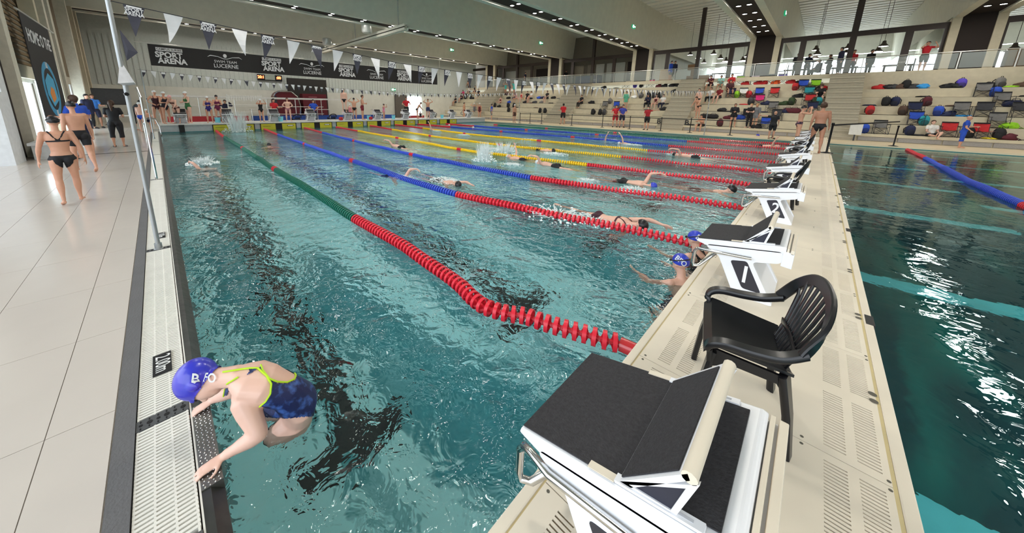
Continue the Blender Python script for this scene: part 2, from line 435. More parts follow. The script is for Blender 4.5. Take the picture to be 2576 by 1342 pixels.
# ================================================================ stands, gallery, end platform, banners, flags
TY = [30+.83*i for i in range(7)]; TZ = [.45+.54*i for i in range(7)]; GZ, GY = 4.3, 35.0
blocks = [(-38, -33.2), (-29.8, -19.95), (-17.4, -8.65), (-6.75, .73), (2.33, 29)]
which = ['far left', 'second from the left', 'middle', 'second from the right', 'rightmost']
ventm = mat('vent_grille', srgb(158, 154, 150), .6, var=.08, scale=20)
for bi, (x0, x1) in enumerate(blocks):
    nt_ = 6 if bi in (4,) else 7
    b = empty('grandstand_block', ((x0+x1)/2, 32, 0), label='%s block of cream concrete seating steps' % which[bi], cat='grandstand', group='seating blocks of the grandstand', kind='structure')
    cx = (x0+x1)/2
    for k in range(nt_):
        y1 = TY[k+1] if k+1 < nt_ else GY
        z0 = TZ[k-1] if k else .03
        mb = MB().box(x0-cx, x1-cx, TY[k]-32, GY-32+.0, (z0 if k else .3), TZ[k])
        if k == 0: mb.box(x0-cx, x1-cx, TY[k]-32+.12, GY-32, .0, .3)
        mb.build('seat_step', concrete, b)
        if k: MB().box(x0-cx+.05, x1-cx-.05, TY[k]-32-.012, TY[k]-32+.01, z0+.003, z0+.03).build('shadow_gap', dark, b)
    x = x0+.1
    while x < x1-.5:
        ww = min(1.5, x1-.1-x)
        MB().box(x-cx, x+ww-.05-cx, TY[0]-32+.06, TY[0]-32+.13, .06, .29).build('vent_grille', ventm, b); x += ww
    if nt_ == 6: MB().box(x0-cx, x1-cx, TY[5]+.83-32, GY-32+.1, TZ[5], GZ).build('parapet', concrete, b)
stepm = mat('stair_concrete', srgb(186, 178, 158), .8, var=.05)
stepm2 = mat('stair_concrete_b', srgb(172, 164, 146), .8, var=.05)
for i in range(4):
    x0, x1 = blocks[i][1], blocks[i+1][0]
    s = empty('staircase', ((x0+x1)/2, 32, 0), label='concrete stairs between the %s and the %s seating block' % (which[i], which[i+1]), cat='stairs', group='staircases of the grandstand', kind='structure')
    n = 25; W2 = (x1-x0)/2
    for q in range(n):
        y0 = 29.75+q*(GY-29.75)/n
        MB().box(-W2, W2, y0-32, GY-32, .03+(GZ-.03)*q/n, .03+(GZ-.03)*(q+1)/n-.03).box(-W2, W2, y0-32-.03, GY-32, .03+(GZ-.03)*(q+1)/n-.03, .03+(GZ-.03)*(q+1)/n).build('stair_step', stepm if q % 2 else stepm2, s)
MB().box(-40, 30, GY, 64, GZ-.3, GZ).build('gallery_floor', concrete, kind='structure')
# handrail with glass panes
glassm = mat('clear_glass', (.8, .9, .88), .02, var=0, alpha=.14)
railm = mat('rail_white', srgb(205, 205, 200), .3, metal=.4)
gr_ = empty('gallery_rail', (-10, GY+.08, GZ), label='long steel handrail with glass panes along the front of the gallery', cat='railing')
MB().tube([(-26, 0, 1.0), (38, 0, .98)], .028, 8).build('handrail', railm, gr_, smooth=True)
x = -25.9
while x < 37:
    MB().box(x-.025, x+.025, -.02, .02, 0, .98).build('rail_post', railm, gr_)
    MB().box(x+.06, x+1.84, -.006, .006, .06, .92).build('glass_pane', glassm, gr_); x += 1.9
# glazing wall of the gallery
gw = empty('gallery_glazing', (-10, 36.5, GZ), label='brown framed glazing behind the gallery', cat='glazing', kind='structure')
MB().box(-30, 39, -.08, .08, 2.6, 2.95).build('transom', brown, gw)
cols_ = [25.4, 15.9, 6.35, -3.35, -12.75, -23.0, -34]
for X in cols_:
    for dx in (2.25, 7.25): MB().box(X+dx-.17+10, X+dx+.17+10, -.07, .07, 0, 2.6).build('mullion', brown, gw)
    MB().box(X+4.65+10, X+4.95+10, -.12, .12, 0, 6.2).build('mullion', brown, gw)
    MB().box(X+.95+10, X+1.1+10, -.08, .08, 0, 2.6).build('mullion', brown, gw); MB().box(X-1.1+10, X-.95+10, -.08, .08, 0, 2.6).build('mullion', brown, gw)
# rooms behind the glazing
MB().box(-40, -12.75, 38.6, 38.8, GZ, 10).build('wall_gallery', mat('room_wall', srgb(120, 112, 100), .8), kind='structure')
rw = C.objects['wall_gallery']
for x0, x1, m_ in ((-33, -31, 'w'), (-29.5, -28, 'b'), (-27.5, -24.8, 'd'), (-21.6, -20.4, 'b'), (-18.8, -17.8, 'w'), (-17.5, -15.4, 'w'), (-19.9, -19.0, 'b'), (-15.1, -14.2, 'd')):
    MB().box(x0, x1, 38.5, 38.6, GZ, GZ+2.4).build('door_panel', {'w': mat('pale_door', srgb(176, 176, 166), .4), 'b': mat('beige_door', srgb(150, 140, 122), .6), 'd': dark}[m_], rw)
MB().box(-12.75, 30, 62.8, 63, GZ, 5.6).build('wall_gallery', greywall, kind='structure')
MB().box(-12.75, 30, 62.8, 63, 7.9, 11).build('wall_gallery', greywall, kind='structure')
MB().box(-12.85, -12.65, 37, 63, GZ, 10.6).build('wall_gallery', greywall, kind='structure')
i = 1
for x0, x1 in ((-12, -8.8), (-8.2, -6.2), (-3.2, -1.6), (-1.4, .2), (.5, 2.2), (2.4, 3.4), (4, 7.2), (7.6, 9), (10, 13)):
    x0, x1 = (x0-.62)*1.32+.62, (x1-.62)*1.32+.62
    w_ = MB().box(x0, x1, 62.6, 62.75, GZ+.5, 7.9).build('window_%d' % i, winm, kind='structure')
    MB().box(x0-.05, x1+.05, 62.5, 62.6, 6.9, 7.0).box((x0+x1)/2-.05, (x0+x1)/2+.05, 62.5, 62.6, GZ+.5, 7.9).build('window_frame', dark, w_); i += 1
MB().box(-12.6, 28, 60.4, 60.5, 8.3, 8.36).build('light_strip', mat('strip_light', (1, 1, 1), emit=3), kind='structure')
# pendant lamps of the gallery
shm = mat('lamp_shade_grey', srgb(96, 88, 82), .4)
pm = MB().lathe([(.05, .42), (.09, .4), (.12, .22), (.26, .06), (.3, 0), (.27, 0), (.1, .2)], 16).mesh('lamp_shade', shm, True)
pl = MB().lathe([(0, .03), (.25, .01), (.25, .03), (0, .05)], 16).mesh('bulb_disc', emit_w)
ordp = ordn_+['seventeenth', 'eighteenth']
pc = MB().tube([(0, 0, .12), (0, 0, 3.32)], .012, 5).mesh('cord', dark)
for i, (x, y) in enumerate([(1736, 142), (1757, 150), (1770, 162), (1795, 140), (1812, 151), (1825, 158), (1868, 156), (1880, 146), (2052, 130), (2055, 141), (2050, 151), (2133, 126), (2130, 137), (2222, 120), (2208, 133), (2453, 129), (2487, 116), (2550, 128)]):
    p = onY(x, y-3, 40.5 if i % 2 else 42.5)
    e = empty('pendant_lamp', p, 0, 'grey bell pendant lamp in the gallery lounge, %s from the left' % ordp[i], 'pendant lamp', 'pendant lamps in the gallery')
    ob('lamp_shade', pm, e); ob('bulb_disc', pl, e); o = ob('cord', pc, e); o.scale.z = (RZ+.31-p.z-.12)/3.2
# ---- far end platform with touch pads
pe = empty('end_platform', (XE, 13, 0), label='raised white starting platform along the far end of the race pool', cat='platform')
def PE(mb, name, m, **k): return mb.build(name, m, pe, loc=(-XE, -13, 0), **k)
pwht = mat('platform_white', srgb(214, 214, 210), .4)
PE(MB().box(XE-2.2, XE+.02, .43, YF-.02, .34, .42), 'deck_slab', pwht)
PE(MB().box(XE-2.15, XE-.02, .43, YF-.02, -1.2, .34), 'face', mat('platform_face', srgb(168, 172, 174), .3))
padm = mat('touchpad_yellow', srgb(186, 178, 44), .45, var=.05)
for k in range(1, 9):
    y0 = 2.5*k+.28; a = tag(ob('touch_pad', None, pe, (0, 0, 0)))
    C.objects.unlink(a); bpy.data.objects.remove(a)
    fr_ = PE(MB().box(XE+.02, XE+.05, y0, y0+2.2, -.5, .33), 'pad_frame', black)
    for s_ in (0, 1): MB().box(XE+.05, XE+.055, y0+.05+s_*1.25, y0+.9+s_*1.25, -.45, .3).build('pad_panel', padm, fr_)
    MB().box(XE+.056, XE+.06, y0+1.62, y0+2.0, .1, .2).build('label_box', black, fr_); MB().box(XE+.06, XE+.062, y0+1.65, y0+1.97, .12, .18).build('label_mark', pwht, fr_)
    MB().box(XE+.056, XE+.06, y0+.15, y0+.6, .14, .16).build('lettering_bar', mat('pad_text', srgb(90, 88, 30), .5), fr_)
PE(MB().box(XE+.02, XE+.04, 1.25, 1.5, -.4, .36), 'lane_mark', black)
# fittings behind the platform: red and blue bands, railings
redb = mat('red_cloth', srgb(176, 44, 52), .6); blub = mat('blue_cloth', srgb(46, 84, 168), .6)
MB().box(-29.2, -29.1, .9, 5.3, .03, .72).build('perimeter_banner', redb, label='long red banner on the low fence behind the far starting blocks', cat='banner')
MB().box(-29.2, -29.1, 5.5, 17.5, .03, .72).build('perimeter_banner', blub, label='long blue banner on the low fence behind the far starting blocks', cat='banner')
MB().box(-29.2, -29.1, 18.3, 21, .03, .6).build('perimeter_banner', redb, label='short red banner near the open doorway at the far end', cat='banner')
fe = empty('low_fence', (-30, 8, 0), label='white tubular fence behind the banners at the far end', cat='fence')
for z in (.8, 1.4, 2.0): MB().tube([(0, -7.5, z), (0, 3, z)], .025, 6).build('fence_rail', railm, fe)
MB().box(-.03, .03, -7.5, 5, 2.0, 2.12).build('top_board', pwht, fe)
for q in range(6): MB().tube([(0, -7.4+q*2.05, .03), (0, -7.4+q*2.05, 2.05)], .03, 6).build('fence_post', railm, fe)
# gridded rack
rk = empty('equipment_rack', (-27.6, 5.0, .03), label='white metal rack with hanging hooks behind the second far block', cat='rack')
for y in (-1.0, 1.0): MB().tube([(0, y, 0), (-.2, y, 2.2)], .035, 6).build('upright', pwht, rk)
for z in (1.0, 1.5, 2.1): MB().tube([(-.1, -1, z), (-.1, 1, z)], .02, 6).build('crossbar', pwht, rk)
for q in range(14): MB().box(-.14, -.1, -.95+q*.14, -.87+q*.14, 1.75+.05*(q % 3), 2.15).build('hook', pwht, rk)
# red revolving cabins
dr = mat('cabin_red', srgb(92, 20, 34), .3)
for i, (y, l) in enumerate(((9.7, 'dark red rounded cabin with a steel frame under the scoreboard'), (12.2, 'dark red cabin panel right of the rounded cabin with a faded mark'))):
    e = empty('sauna_cabin', (-36.6, y, .03), 0, l, 'cabin')
    if i == 0:
        pts = [(-1.1, 0)]+[(-1.1, 2.0)]+[(-1.1+.6*(1-math.cos(t)), 2.0+.75*math.sin(t)) for t in (.4, .8, 1.2, 1.57)]+[(.5, 2.75), (1.0, 2.3), (1.2, 1.4), (1.1, 0)]
        MB().prism(pts, -.5, .5, 'x').build('body', dr, e)
        MB().tube([(.52, a, b) for a, b in pts], .07, 6).build('steel_frame', chrome, e)
        MB().box(.5, .53, -1.05, -.8, .2, 2.3).build('side_glass', mat('glass_dark', srgb(60, 66, 74), .1), e)
        MB().box(.5, .54, .35, .65, 1.1, 1.9).build('notice', mat('notice_dark', srgb(70, 12, 24), .5), e)
    else:
        MB().box(-.5, .5, -1.0, 1.3, 0, 2.6).build('body', dr, e); MB().box(.5, .54, .1, .14, 1.0, 2.0).build('door_handle', chrome, e)
        MB().box(.505, .512, -.45, .35, 2.24, 2.34).build('faded_mark', mat('pink_text', srgb(150, 84, 94), .5), e)
RX = Matrix.Rotation(PI/2, 4, 'Z') @ Matrix.Rotation(PI/2, 4, 'X')     # text facing +X
# doorway, exit signs
MB().box(EW+.02, EW+.3, 22.6, 24.3, .03, 2.9).build('door_1', mat('door_grey', srgb(92, 86, 80), .6), kind='structure')
MB().box(EW+.02, EW+.2, 24.4, 26.6, .03, 2.7).build('door_2', winm, kind='structure')
green = mat('exit_green', srgb(20, 120, 80), emit=.8); exw = mat('exit_white', (.7, 1, .9), emit=4)
def exit_sign(p, l, rz=0, hang=0):
    e = empty('exit_sign', p, rz, l, 'sign')
    MB().box(-.04, .04, -.3, .3, -.14, .14).build('housing', green, e)
    MB().box(.04, .05, -.26, -.02, -.1, .1).build('pictogram', exw, e)
    mb = MB().box(.04, .05, .06, .2, -.02, .02); mb.add([(.04, .2, -.06), (.04, .27, 0), (.04, .2, .06), (.05, .2, -.06), (.05, .27, 0), (.05, .2, .06)], [(0, 1, 2), (3, 5, 4)]); mb.build('arrow', exw, e)
    return e
exit_sign((EW+.08, 22.5, 3.55), 'green and white exit sign on the end wall under the long banner')
for X, y, l in ((-11.77, 30.5, 'lit exit sign on the third roof beam from the right'), (-22.02, 31.5, 'lit exit sign on the fourth roof beam from the right'), (-2.37, 33.5, 'lit green exit sign on the second roof beam from the right'), (-33.02, 28, 'lit exit sign on the farthest roof beam')):
    exit_sign((X+.13, y, 8.5), l)
# scoreboard
sb = empty('scoreboard', (EW+.04, 8.9, 4.1), label='black scoreboard with red digits above the dark red cabins', cat='scoreboard')
MB().box(0, .15, -1.05, 1.05, -.28, .28).build('case', black, sb)
redl = mat('red_led', (1, .12, .04), emit=5)
MB().box(.15, .17, -.42, .42, -.2, .3).build('panel', mat('panel_grey', srgb(150, 160, 150), .5), sb)
for y, tx in ((-.75, '20:1'), (.75, ':00')): text('digits', tx, redl, sb, Matrix.Translation((.16, y, .02)) @ RX, .36, .01, .9, .01)
# ---- long banner
cloth = mat('banner_black', srgb(26, 24, 26), .6, var=.1, scale=2); prn = mat('print_white', srgb(225, 225, 228), .6)
BXX = -29.0
lb = empty('sponsor_banner', (BXX, 11.65, 4.5), label='very long black sponsor banner with white print hanging over the far end', cat='banner')
mb = MB(); n = 44
for i in range(n+1):
    y = -11.05+22.1*i/n; s_ = .05*math.sin(i*.9); d = -.14*math.sin(PI*i/n)
    mb.v += [(s_, y, -.62+d*.4), (s_*.5, y, .66+d*.3)]
for i in range(n): mb.f.append((i*2, i*2+2, i*2+3, i*2+1))
mb.build('cloth', cloth, lb)
MB().tube([(0, -11.6, .72), (0, 11.6, .62)], .03, 6).build('top_pole', railm, lb)
for y in (-11.4, -5, 2, 8, 11.4): MB().tube([(0, y, .68), (0, y, 3.4)], .008, 4).build('hanging_wire', railm, lb)
for i in range(8):
    y = -11.05+.95+i*2.82
    if i % 2 == 0:
        MB().box(.07, .085, y-.62, y+.62, .3, .5).build('label_bar', prn, lb)
        text('lettering', 'CAMPUS SURSEE', cloth, lb, Matrix.Translation((.09, y, .4)) @ RX, .17, .004, .95, .002)
        text('lettering', 'SPORT', prn, lb, Matrix.Translation((.08, y-.05, .06)) @ RX, .46, .004, .92, .018)
        text('lettering', 'ARENA', prn, lb, Matrix.Translation((.08, y+.08, -.3)) @ RX, .46, .004, .92, .018)
        MB().box(.086, .09, y-.6, y+.5, -.125, -.105, rot=(.32, 0, 0)).build('slash', cloth, lb)
    else:
        text('lettering', 'SWIM TEAM', prn, lb, Matrix.Translation((.08, y, -.07)) @ RX, .25, .004, .95)
        text('lettering', 'LUCERNE', prn, lb, Matrix.Translation((.08, y, -.36)) @ RX, .36, .004, .9, .002)
        em = MB().tube([(.08, y-.95, .2), (.08, y-.8, .3), (.08, y-.4, .26), (.08, y-.1, .14), (.08, y+.1, .14), (.08, y+.4, .26), (.08, y+.8, .3), (.08, y+.95, .2)], [.01, .03, .02, .02, .02, .02, .03, .01], 6); em.ball((.08, y, .34), (.03, .11, .13), 10, 6)
        em.build('swimmer_emblem', prn, lb)
# truss with two lamps
tr = empty('lamp_truss', (-28, 13.4, 6.9), label='grey steel arm with two drum lamps hanging below the roof beams', cat='truss')
MB().box(-8.5, 8, -.16, -.08, -.2, .2).box(-8.5, 8, .08, .16, -.2, .2).box(-8.5, 8, -.16, .16, -.03, .03).build('girder', beamw, tr)
for x in (4, -4): MB().lathe([(.3, -.1), (.38, 0), (.38, .5), (.3, .55)], 16, (x, -.9, .1)).build('drum_lamp', railm, tr, smooth=True)
for x in (-7, 0, 7): MB().box(x-.04, x+.04, -.04, .04, .2, 3.2).build('hanger', railm, tr)
# ---- backstroke flags
polem = mat('pole_alu', srgb(168, 172, 174), .35, metal=.6)
fg = mat('flag_grey', srgb(66, 66, 78), .7); fw_ = mat('flag_white', srgb(232, 232, 234), .7)
rope_m = mat('line_dark', srgb(40, 40, 44), .6)
def flags(X, Y0_, Y1_, prof, pitch, L, W, label, phase, txt, z3):
    root = empty('flag_line', (X, Y0_, 0), label=label, cat='flag line')
    def zz(y):
        for (a, za), (b, zb) in zip(prof, prof[1:]):
            if a <= y <= b: return za+(zb-za)*(y-a)/(b-a)
        return prof[-1][1]
    MB().tube([(0, a-Y0_, z+.005) for a, z in [(prof[0][0]+(prof[-1][0]-prof[0][0])*t/40, zz(prof[0][0]+(prof[-1][0]-prof[0][0])*t/40)) for t in range(41)]], .005, 4).build('line', rope_m, root)
    y = Y0_+.18; i = phase; meshes = {}
    while y < Y1_:
        key = (i % 2, rnd.randrange(3))
        if key not in meshes:
            sw = (-.04, .0, .05)[key[1]]; n = 5; mb = MB()
            for q in range(n+1):
                t = q/n; hw = W/2*(1-t)+.002; dx = sw*math.sin(t*2.2)
                mb.v += [(dx, -hw+sw*t*t, -L*t), (dx, hw+sw*t*t, -L*t)]
            for q in range(n): mb.f.append((q*2, q*2+1, q*2+3, q*2+2))
            meshes[key] = mb.mesh('pennant', fw_ if i % 2 else fg)
        z = zz(y); slope = (zz(min(y+.2, Y1_))-zz(y-.15))/.35
        p = ob('pennant', meshes[key], root, (0, y-Y0_, z), (math.atan(slope), 0, 0))
        if not i % 2 and y < Y0_+txt:
            if 'box' not in meshes:
                meshes['box'] = text_mesh('SPORT', L*.17, .001, .9, .001); meshes['box'].materials.clear(); meshes['box'].materials.append(fw_); meshes['box'].transform(Matrix.Translation((.012, 0, -L*.14)) @ RX)
                meshes['b2'] = text_mesh('ARENA', L*.17, .001, .9, .001); meshes['b2'].materials.clear(); meshes['b2'].materials.append(fw_); meshes['b2'].transform(Matrix.Translation((.014, 0, -L*.27)) @ RX)
                meshes['b3'] = MB().box(.008, .01, -W*.36, W*.36, -L*.06, -L*.01).mesh('label_bar', fw_)
            ob('lettering', meshes['box'], p); ob('lettering', meshes['b2'], p); ob('label_bar', meshes['b3'], p)
        elif not i % 2:
            if 'b4' not in meshes: meshes['b4'] = MB().box(.006, .009, -W*.36, W*.36, -L*.3, -L*.02).mesh('label_box', fw_)
            ob('label_box', meshes['b4'], p)
        y += pitch; i += 1
    for yy, zt, lab in z3:
        e = empty('flag_pole', (X, yy, .0), 0, lab, 'pole')
        MB().tube([(0, 0, .0), (0, 0, zt)], [.022, .02], 12).build('tube', polem, e, smooth=True)
        MB().lathe([(.05, 0), (.05, .02), (.034, .03), (.034, .09)], 12).build('socket', polem, e, smooth=True)
        MB().tube([(-.02, -.01, 1.8), (.045, 0, 1.8)], .02, 6).build('clamp', black, e)
flags(-4.6, .24, 26.4, [(.24, 2.72), (1.47, 2.6), (3.53, 2.43), (7, 2.34), (12, 2.38), (17, 2.52), (26.5, 2.86)], .3, .30, .155, 'nearest line of grey and white pennants strung across the race pool', 0, 9, [(.24, 3.4, 'tall grey flag pole rising from the white grating at the left'), (26.6, 2.95, 'slim flag pole on the stand side holding the near pennant line')])
flags(-20.5, .1, 26.2, [(.1, 3.05), (4.35, 2.8), (8, 2.66), (13, 2.52), (19, 2.62), (26.2, 3.0)], .31, .3, .19, 'distant line of pennants above the far end of the race pool', 0, 0, [(.2, 3.1, 'thin flag pole far down the left pool edge'), (26.5, 3.1, 'thin flag pole on the stand side near the far platform')])
# loose flags hanging from the first pole
hf = empty('hanging_flag', (-4.6, .24, .42), 0, 'white cone shaped flag folded over the tall pole', 'flag', sc=.8)
hm = mat('flag_paper', srgb(214, 214, 218), .7, var=.08, scale=12, bump=.3, bscale=30)
MB().add([(0, 0, 2.17), (.09, -.06, 1.86), (-.06, .1, 1.86), (-.09, -.05, 1.88), (.06, .09, 1.88), (.0, .0, 1.83)], [(0, 1, 4), (0, 4, 2), (0, 2, 3), (0, 3, 1), (1, 5, 4), (4, 5, 2), (2, 5, 3), (3, 5, 1)]).build('cloth', hm, hf)
MB().add([(.0, .05, 2.55), (.03, .09, 2.3), (.03, .18, 2.27), (-.02, .06, 2.16)], [(0, 1, 3), (1, 2, 3), (0, 2, 1)]).build('grey_flag', fg, hf)
# training bars on side rails: second leaning rails by the pole
e = empty('hand_rail', (-9.45, .24, 0), 0, 'slim chrome rail standing in the grating left of the water', 'railing')
MB().tube([(0, 0, 0), (0, 0, 1.8), (-.3, -.04, 2.0)], .022, 8).build('tube', chrome, e, smooth=True)
for i, (x, l) in enumerate(((-23.4, 'curved chrome ladder rail at the far left pool corner'), (-24.2, 'second chrome ladder rail beside the far left corner'))):
    e = empty('pool_ladder', (x, .25, 0), 0, l, 'ladder')
    for q in (0, .5): MB().tube([(q, -.35, 0), (q, -.35, .6), (q, -.2, .85), (q, .1, .8), (q, .2, .4), (q, .22, -.3)], .022, 8).build('rail', chrome, e, smooth=True)
# ---- barriers
bp = MB().lathe([(.17, 0), (.17, .015), (.05, .04), (.028, .05), (.028, .95), (.04, .97), (.04, 1.03), (.0, 1.04)], 12).mesh('post', black, True)
bpos = [(-20.72, 26.95), (-19.61, 27.18), (-18.55, 27.65), (-15.35, 27.9), (-12.38, 27.9), (-10.04, 27.85), (-7.68, 27.8), (-5.75, 27.85), (-3.36, 27.7), (-1.2, 27.5), (1.0, 16.9), (3.49, 26.95)]
bl_ = ['leftmost post of the belt barrier beyond the pool', 'second post of the belt barrier from the left', 'third post of the belt barrier from the left', 'fourth post of the belt barrier from the left', 'barrier post left of the two officials in red and blue', 'barrier post right of the two officials in red and blue', 'barrier post right of the masked official', 'barrier post between the middle stairs and the seated swimmer', 'barrier post in front of the standing girls in black', 'barrier post beside the pointing official', 'black barrier post standing at the edge of the bulkhead', 'black barrier post at the corner of the calm pool']
belt = mat('belt_black', srgb(22, 22, 24), .7)
for i, (x, y) in enumerate(bpos):
    e = empty('barrier_post', (x, y, .03 if i != 10 else .3), 0, bl_[i], 'barrier')
    ob('post', bp, e)
    if i+1 < len(bpos) and i != 9:
        nx, ny = bpos[i+1]; mb = MB(); 
        a = math.atan2(ny-y, nx-x); L = math.hypot(nx-x, ny-y)
        mb.box(0, L, -.004, .004, .93, .985)
        o = mb.build('belt', belt, e, rot=(0, 0, a))
# ---- left side: piers, window bays, tall banner, bench
pier = mat('pier_cream', srgb(208, 202, 186), .7); pierw = mat('pier_white', srgb(226, 230, 234), .5)
MB().box(-14.7, -13.75, -9, -2.35, 0, 1.9).box(-14.7, -14.2, -9, -2.35, 1.9, 3.7).build('wall_left', pierw, kind='structure')
MB().box(-15.7, -14.7, -3.2, -2.5, 0, 11).build('wall_left', dark, kind='structure')
MB().box(-16.15, -15.7, -3.6, -2.3, 0, 11).build('wall_left', pier, kind='structure')
MB().box(-38, -16.15, -3.3, -3.1, 2.55, 3.05).build('trim_1', pier, kind='structure')
for i, (a, b) in enumerate(((-24.2, -16.2), (-30, -25.3))):
    w_ = MB().box(a, b, -3.45, -3.38, .0, 2.55).build('window_%d' % (20+i), winm, kind='structure')
    mb = MB()
    for x in (a+.1, b-.1, a+2.4, a+4.2, a+6): 
        if x < b: MB().box(x-.12, x+.12, -3.38, -3.35, 0, 2.5).build('window_frame', mat('frame_taupe', srgb(110, 100, 90), .5), w_)
    MB().box(a, b, -3.38, -3.3, 2.4, 2.56).build('window_head', pierw, w_)
for x0, x1 in ((-23.9, -23.5), (-25.2, -24.7), (-30.6, -30.2)): MB().box(x0, x1, -2.9, -2.45, 0, 11).build('wall_left', pier, kind='structure')
MB().box(-24.7, -23.9, -2.8, -2.6, 0, 11).build('wall_left', dark, kind='structure')
MB().box(-38, -30.6, -3.1, -3.0, 0, 2.6).build('wall_left', pierw, kind='structure')
MB().box(-38, -24.9, -3.35, -3.12, 3.05, 8).build('wall_left', mat('wall_taupe', srgb(132, 118, 98), .8), kind='structure')
tb = empty('tall_banner', (-20.3, -2.35, 0), label='tall black club banner hanging on the left window wall', cat='banner')
MB().box(-2.1, 2.1, -.01, .01, 1.0, 4.55).build('cloth', mat('banner_black2', srgb(20, 18, 22), .7), tb)
MB().tube([(-3.2, 0, 4.58), (2.4, 0, 4.58)], .03, 6).build('top_pole', railm, tb)
RY = Matrix.Rotation(PI, 4, 'Z') @ Matrix.Rotation(PI/2, 4, 'X')       # text facing +Y
text('lettering', 'HOME O THE', prn, tb, Matrix.Translation((0, .015, 3.85)) @ RY, .62, .004, .95, .01)
ring = MB(); N = 32
for k_, (ra, rb) in enumerate(((.78, 1.02),)):
    vs = []
    for q in range(N): 
        t = 2*PI*q/N
        vs += [(ra*1.25*math.cos(t), .014, 2.1+ra*math.sin(t)), (rb*1.25*math.cos(t), .014, 2.1+rb*math.sin(t))]
    ring.add(vs, [(2*q, 2*q+1, (2*q+3) % (2*N), (2*q+2) % (2*N)) for q in range(N)])
ring.build('ring', mat('ring_blue', srgb(54, 150, 196), .6), tb)
for tx, z, s_ in (('US', 2.98, .3), ('RS', 1.2, .3)): text('lettering', tx, prn, tb, Matrix.Translation((0, .02, z)) @ RY, s_, .004, .9, .006)
MB().prism([(-.85, 1.7), (.2, 1.45), (.85, 1.9), (.8, 2.4), (.1, 2.7), (-.7, 2.5)], .012, .016, 'y').build('blue_field', mat('field_blue', srgb(70, 170, 214), .6), tb)
MB().prism([(-.4, 1.75), (.2, 1.6), (.45, 1.95), (.1, 2.2), (-.35, 2.1)], .016, .02, 'y').build('orange_field', mat('field_orange', srgb(226, 140, 56), .6), tb)
bn = empty('bench', (-16.3, -1.93, .03), label='white bench with a crumpled towel by the left windows', cat='bench')
MB().box(-1.6, 1.6, -.35, .35, .4, .48).build('seat', pierw, bn, bev=.01); MB().box(-1.5, 1.5, -.3, .3, 0, .4).build('base', pierw, bn)
tw = MB()
random.seed(3)
for i in range(9):
    for j in range(4): tw.v.append((-.9+i*.12, -.2+j*.13, .485+.05*random.random()))
for i in range(8):
    for j in range(3): a = i*4+j; tw.f.append((a, a+4, a+5, a+1))
tw.build('towel', mat('towel_stripe', srgb(190, 210, 232), .8, col2=srgb(70, 110, 170), scale=9, thr=(.5, .52)), None, loc=(-16.3, -1.93, .03), label='crumpled blue and white towel on the white bench', cat='towel')
tv = empty('screen', (-34.0, -1.9, .9), .15, 'large dark screen on a stand beside the officials', 'screen')
MB().box(-.04, .04, -.95, .95, .5, 1.6).build('panel', mat('screen_grey', srgb(74, 78, 84), .25), tv); MB().box(.04, .05, -.95, .95, .5, .54).box(.04, .05, -.95, .95, 1.56, 1.6).build('bezel', black, tv); MB().box(-.05, .05, -.05, .05, -.87, .5).box(-.3, .3, -.3, .3, -.87, -.84).build('stand', black, tv)
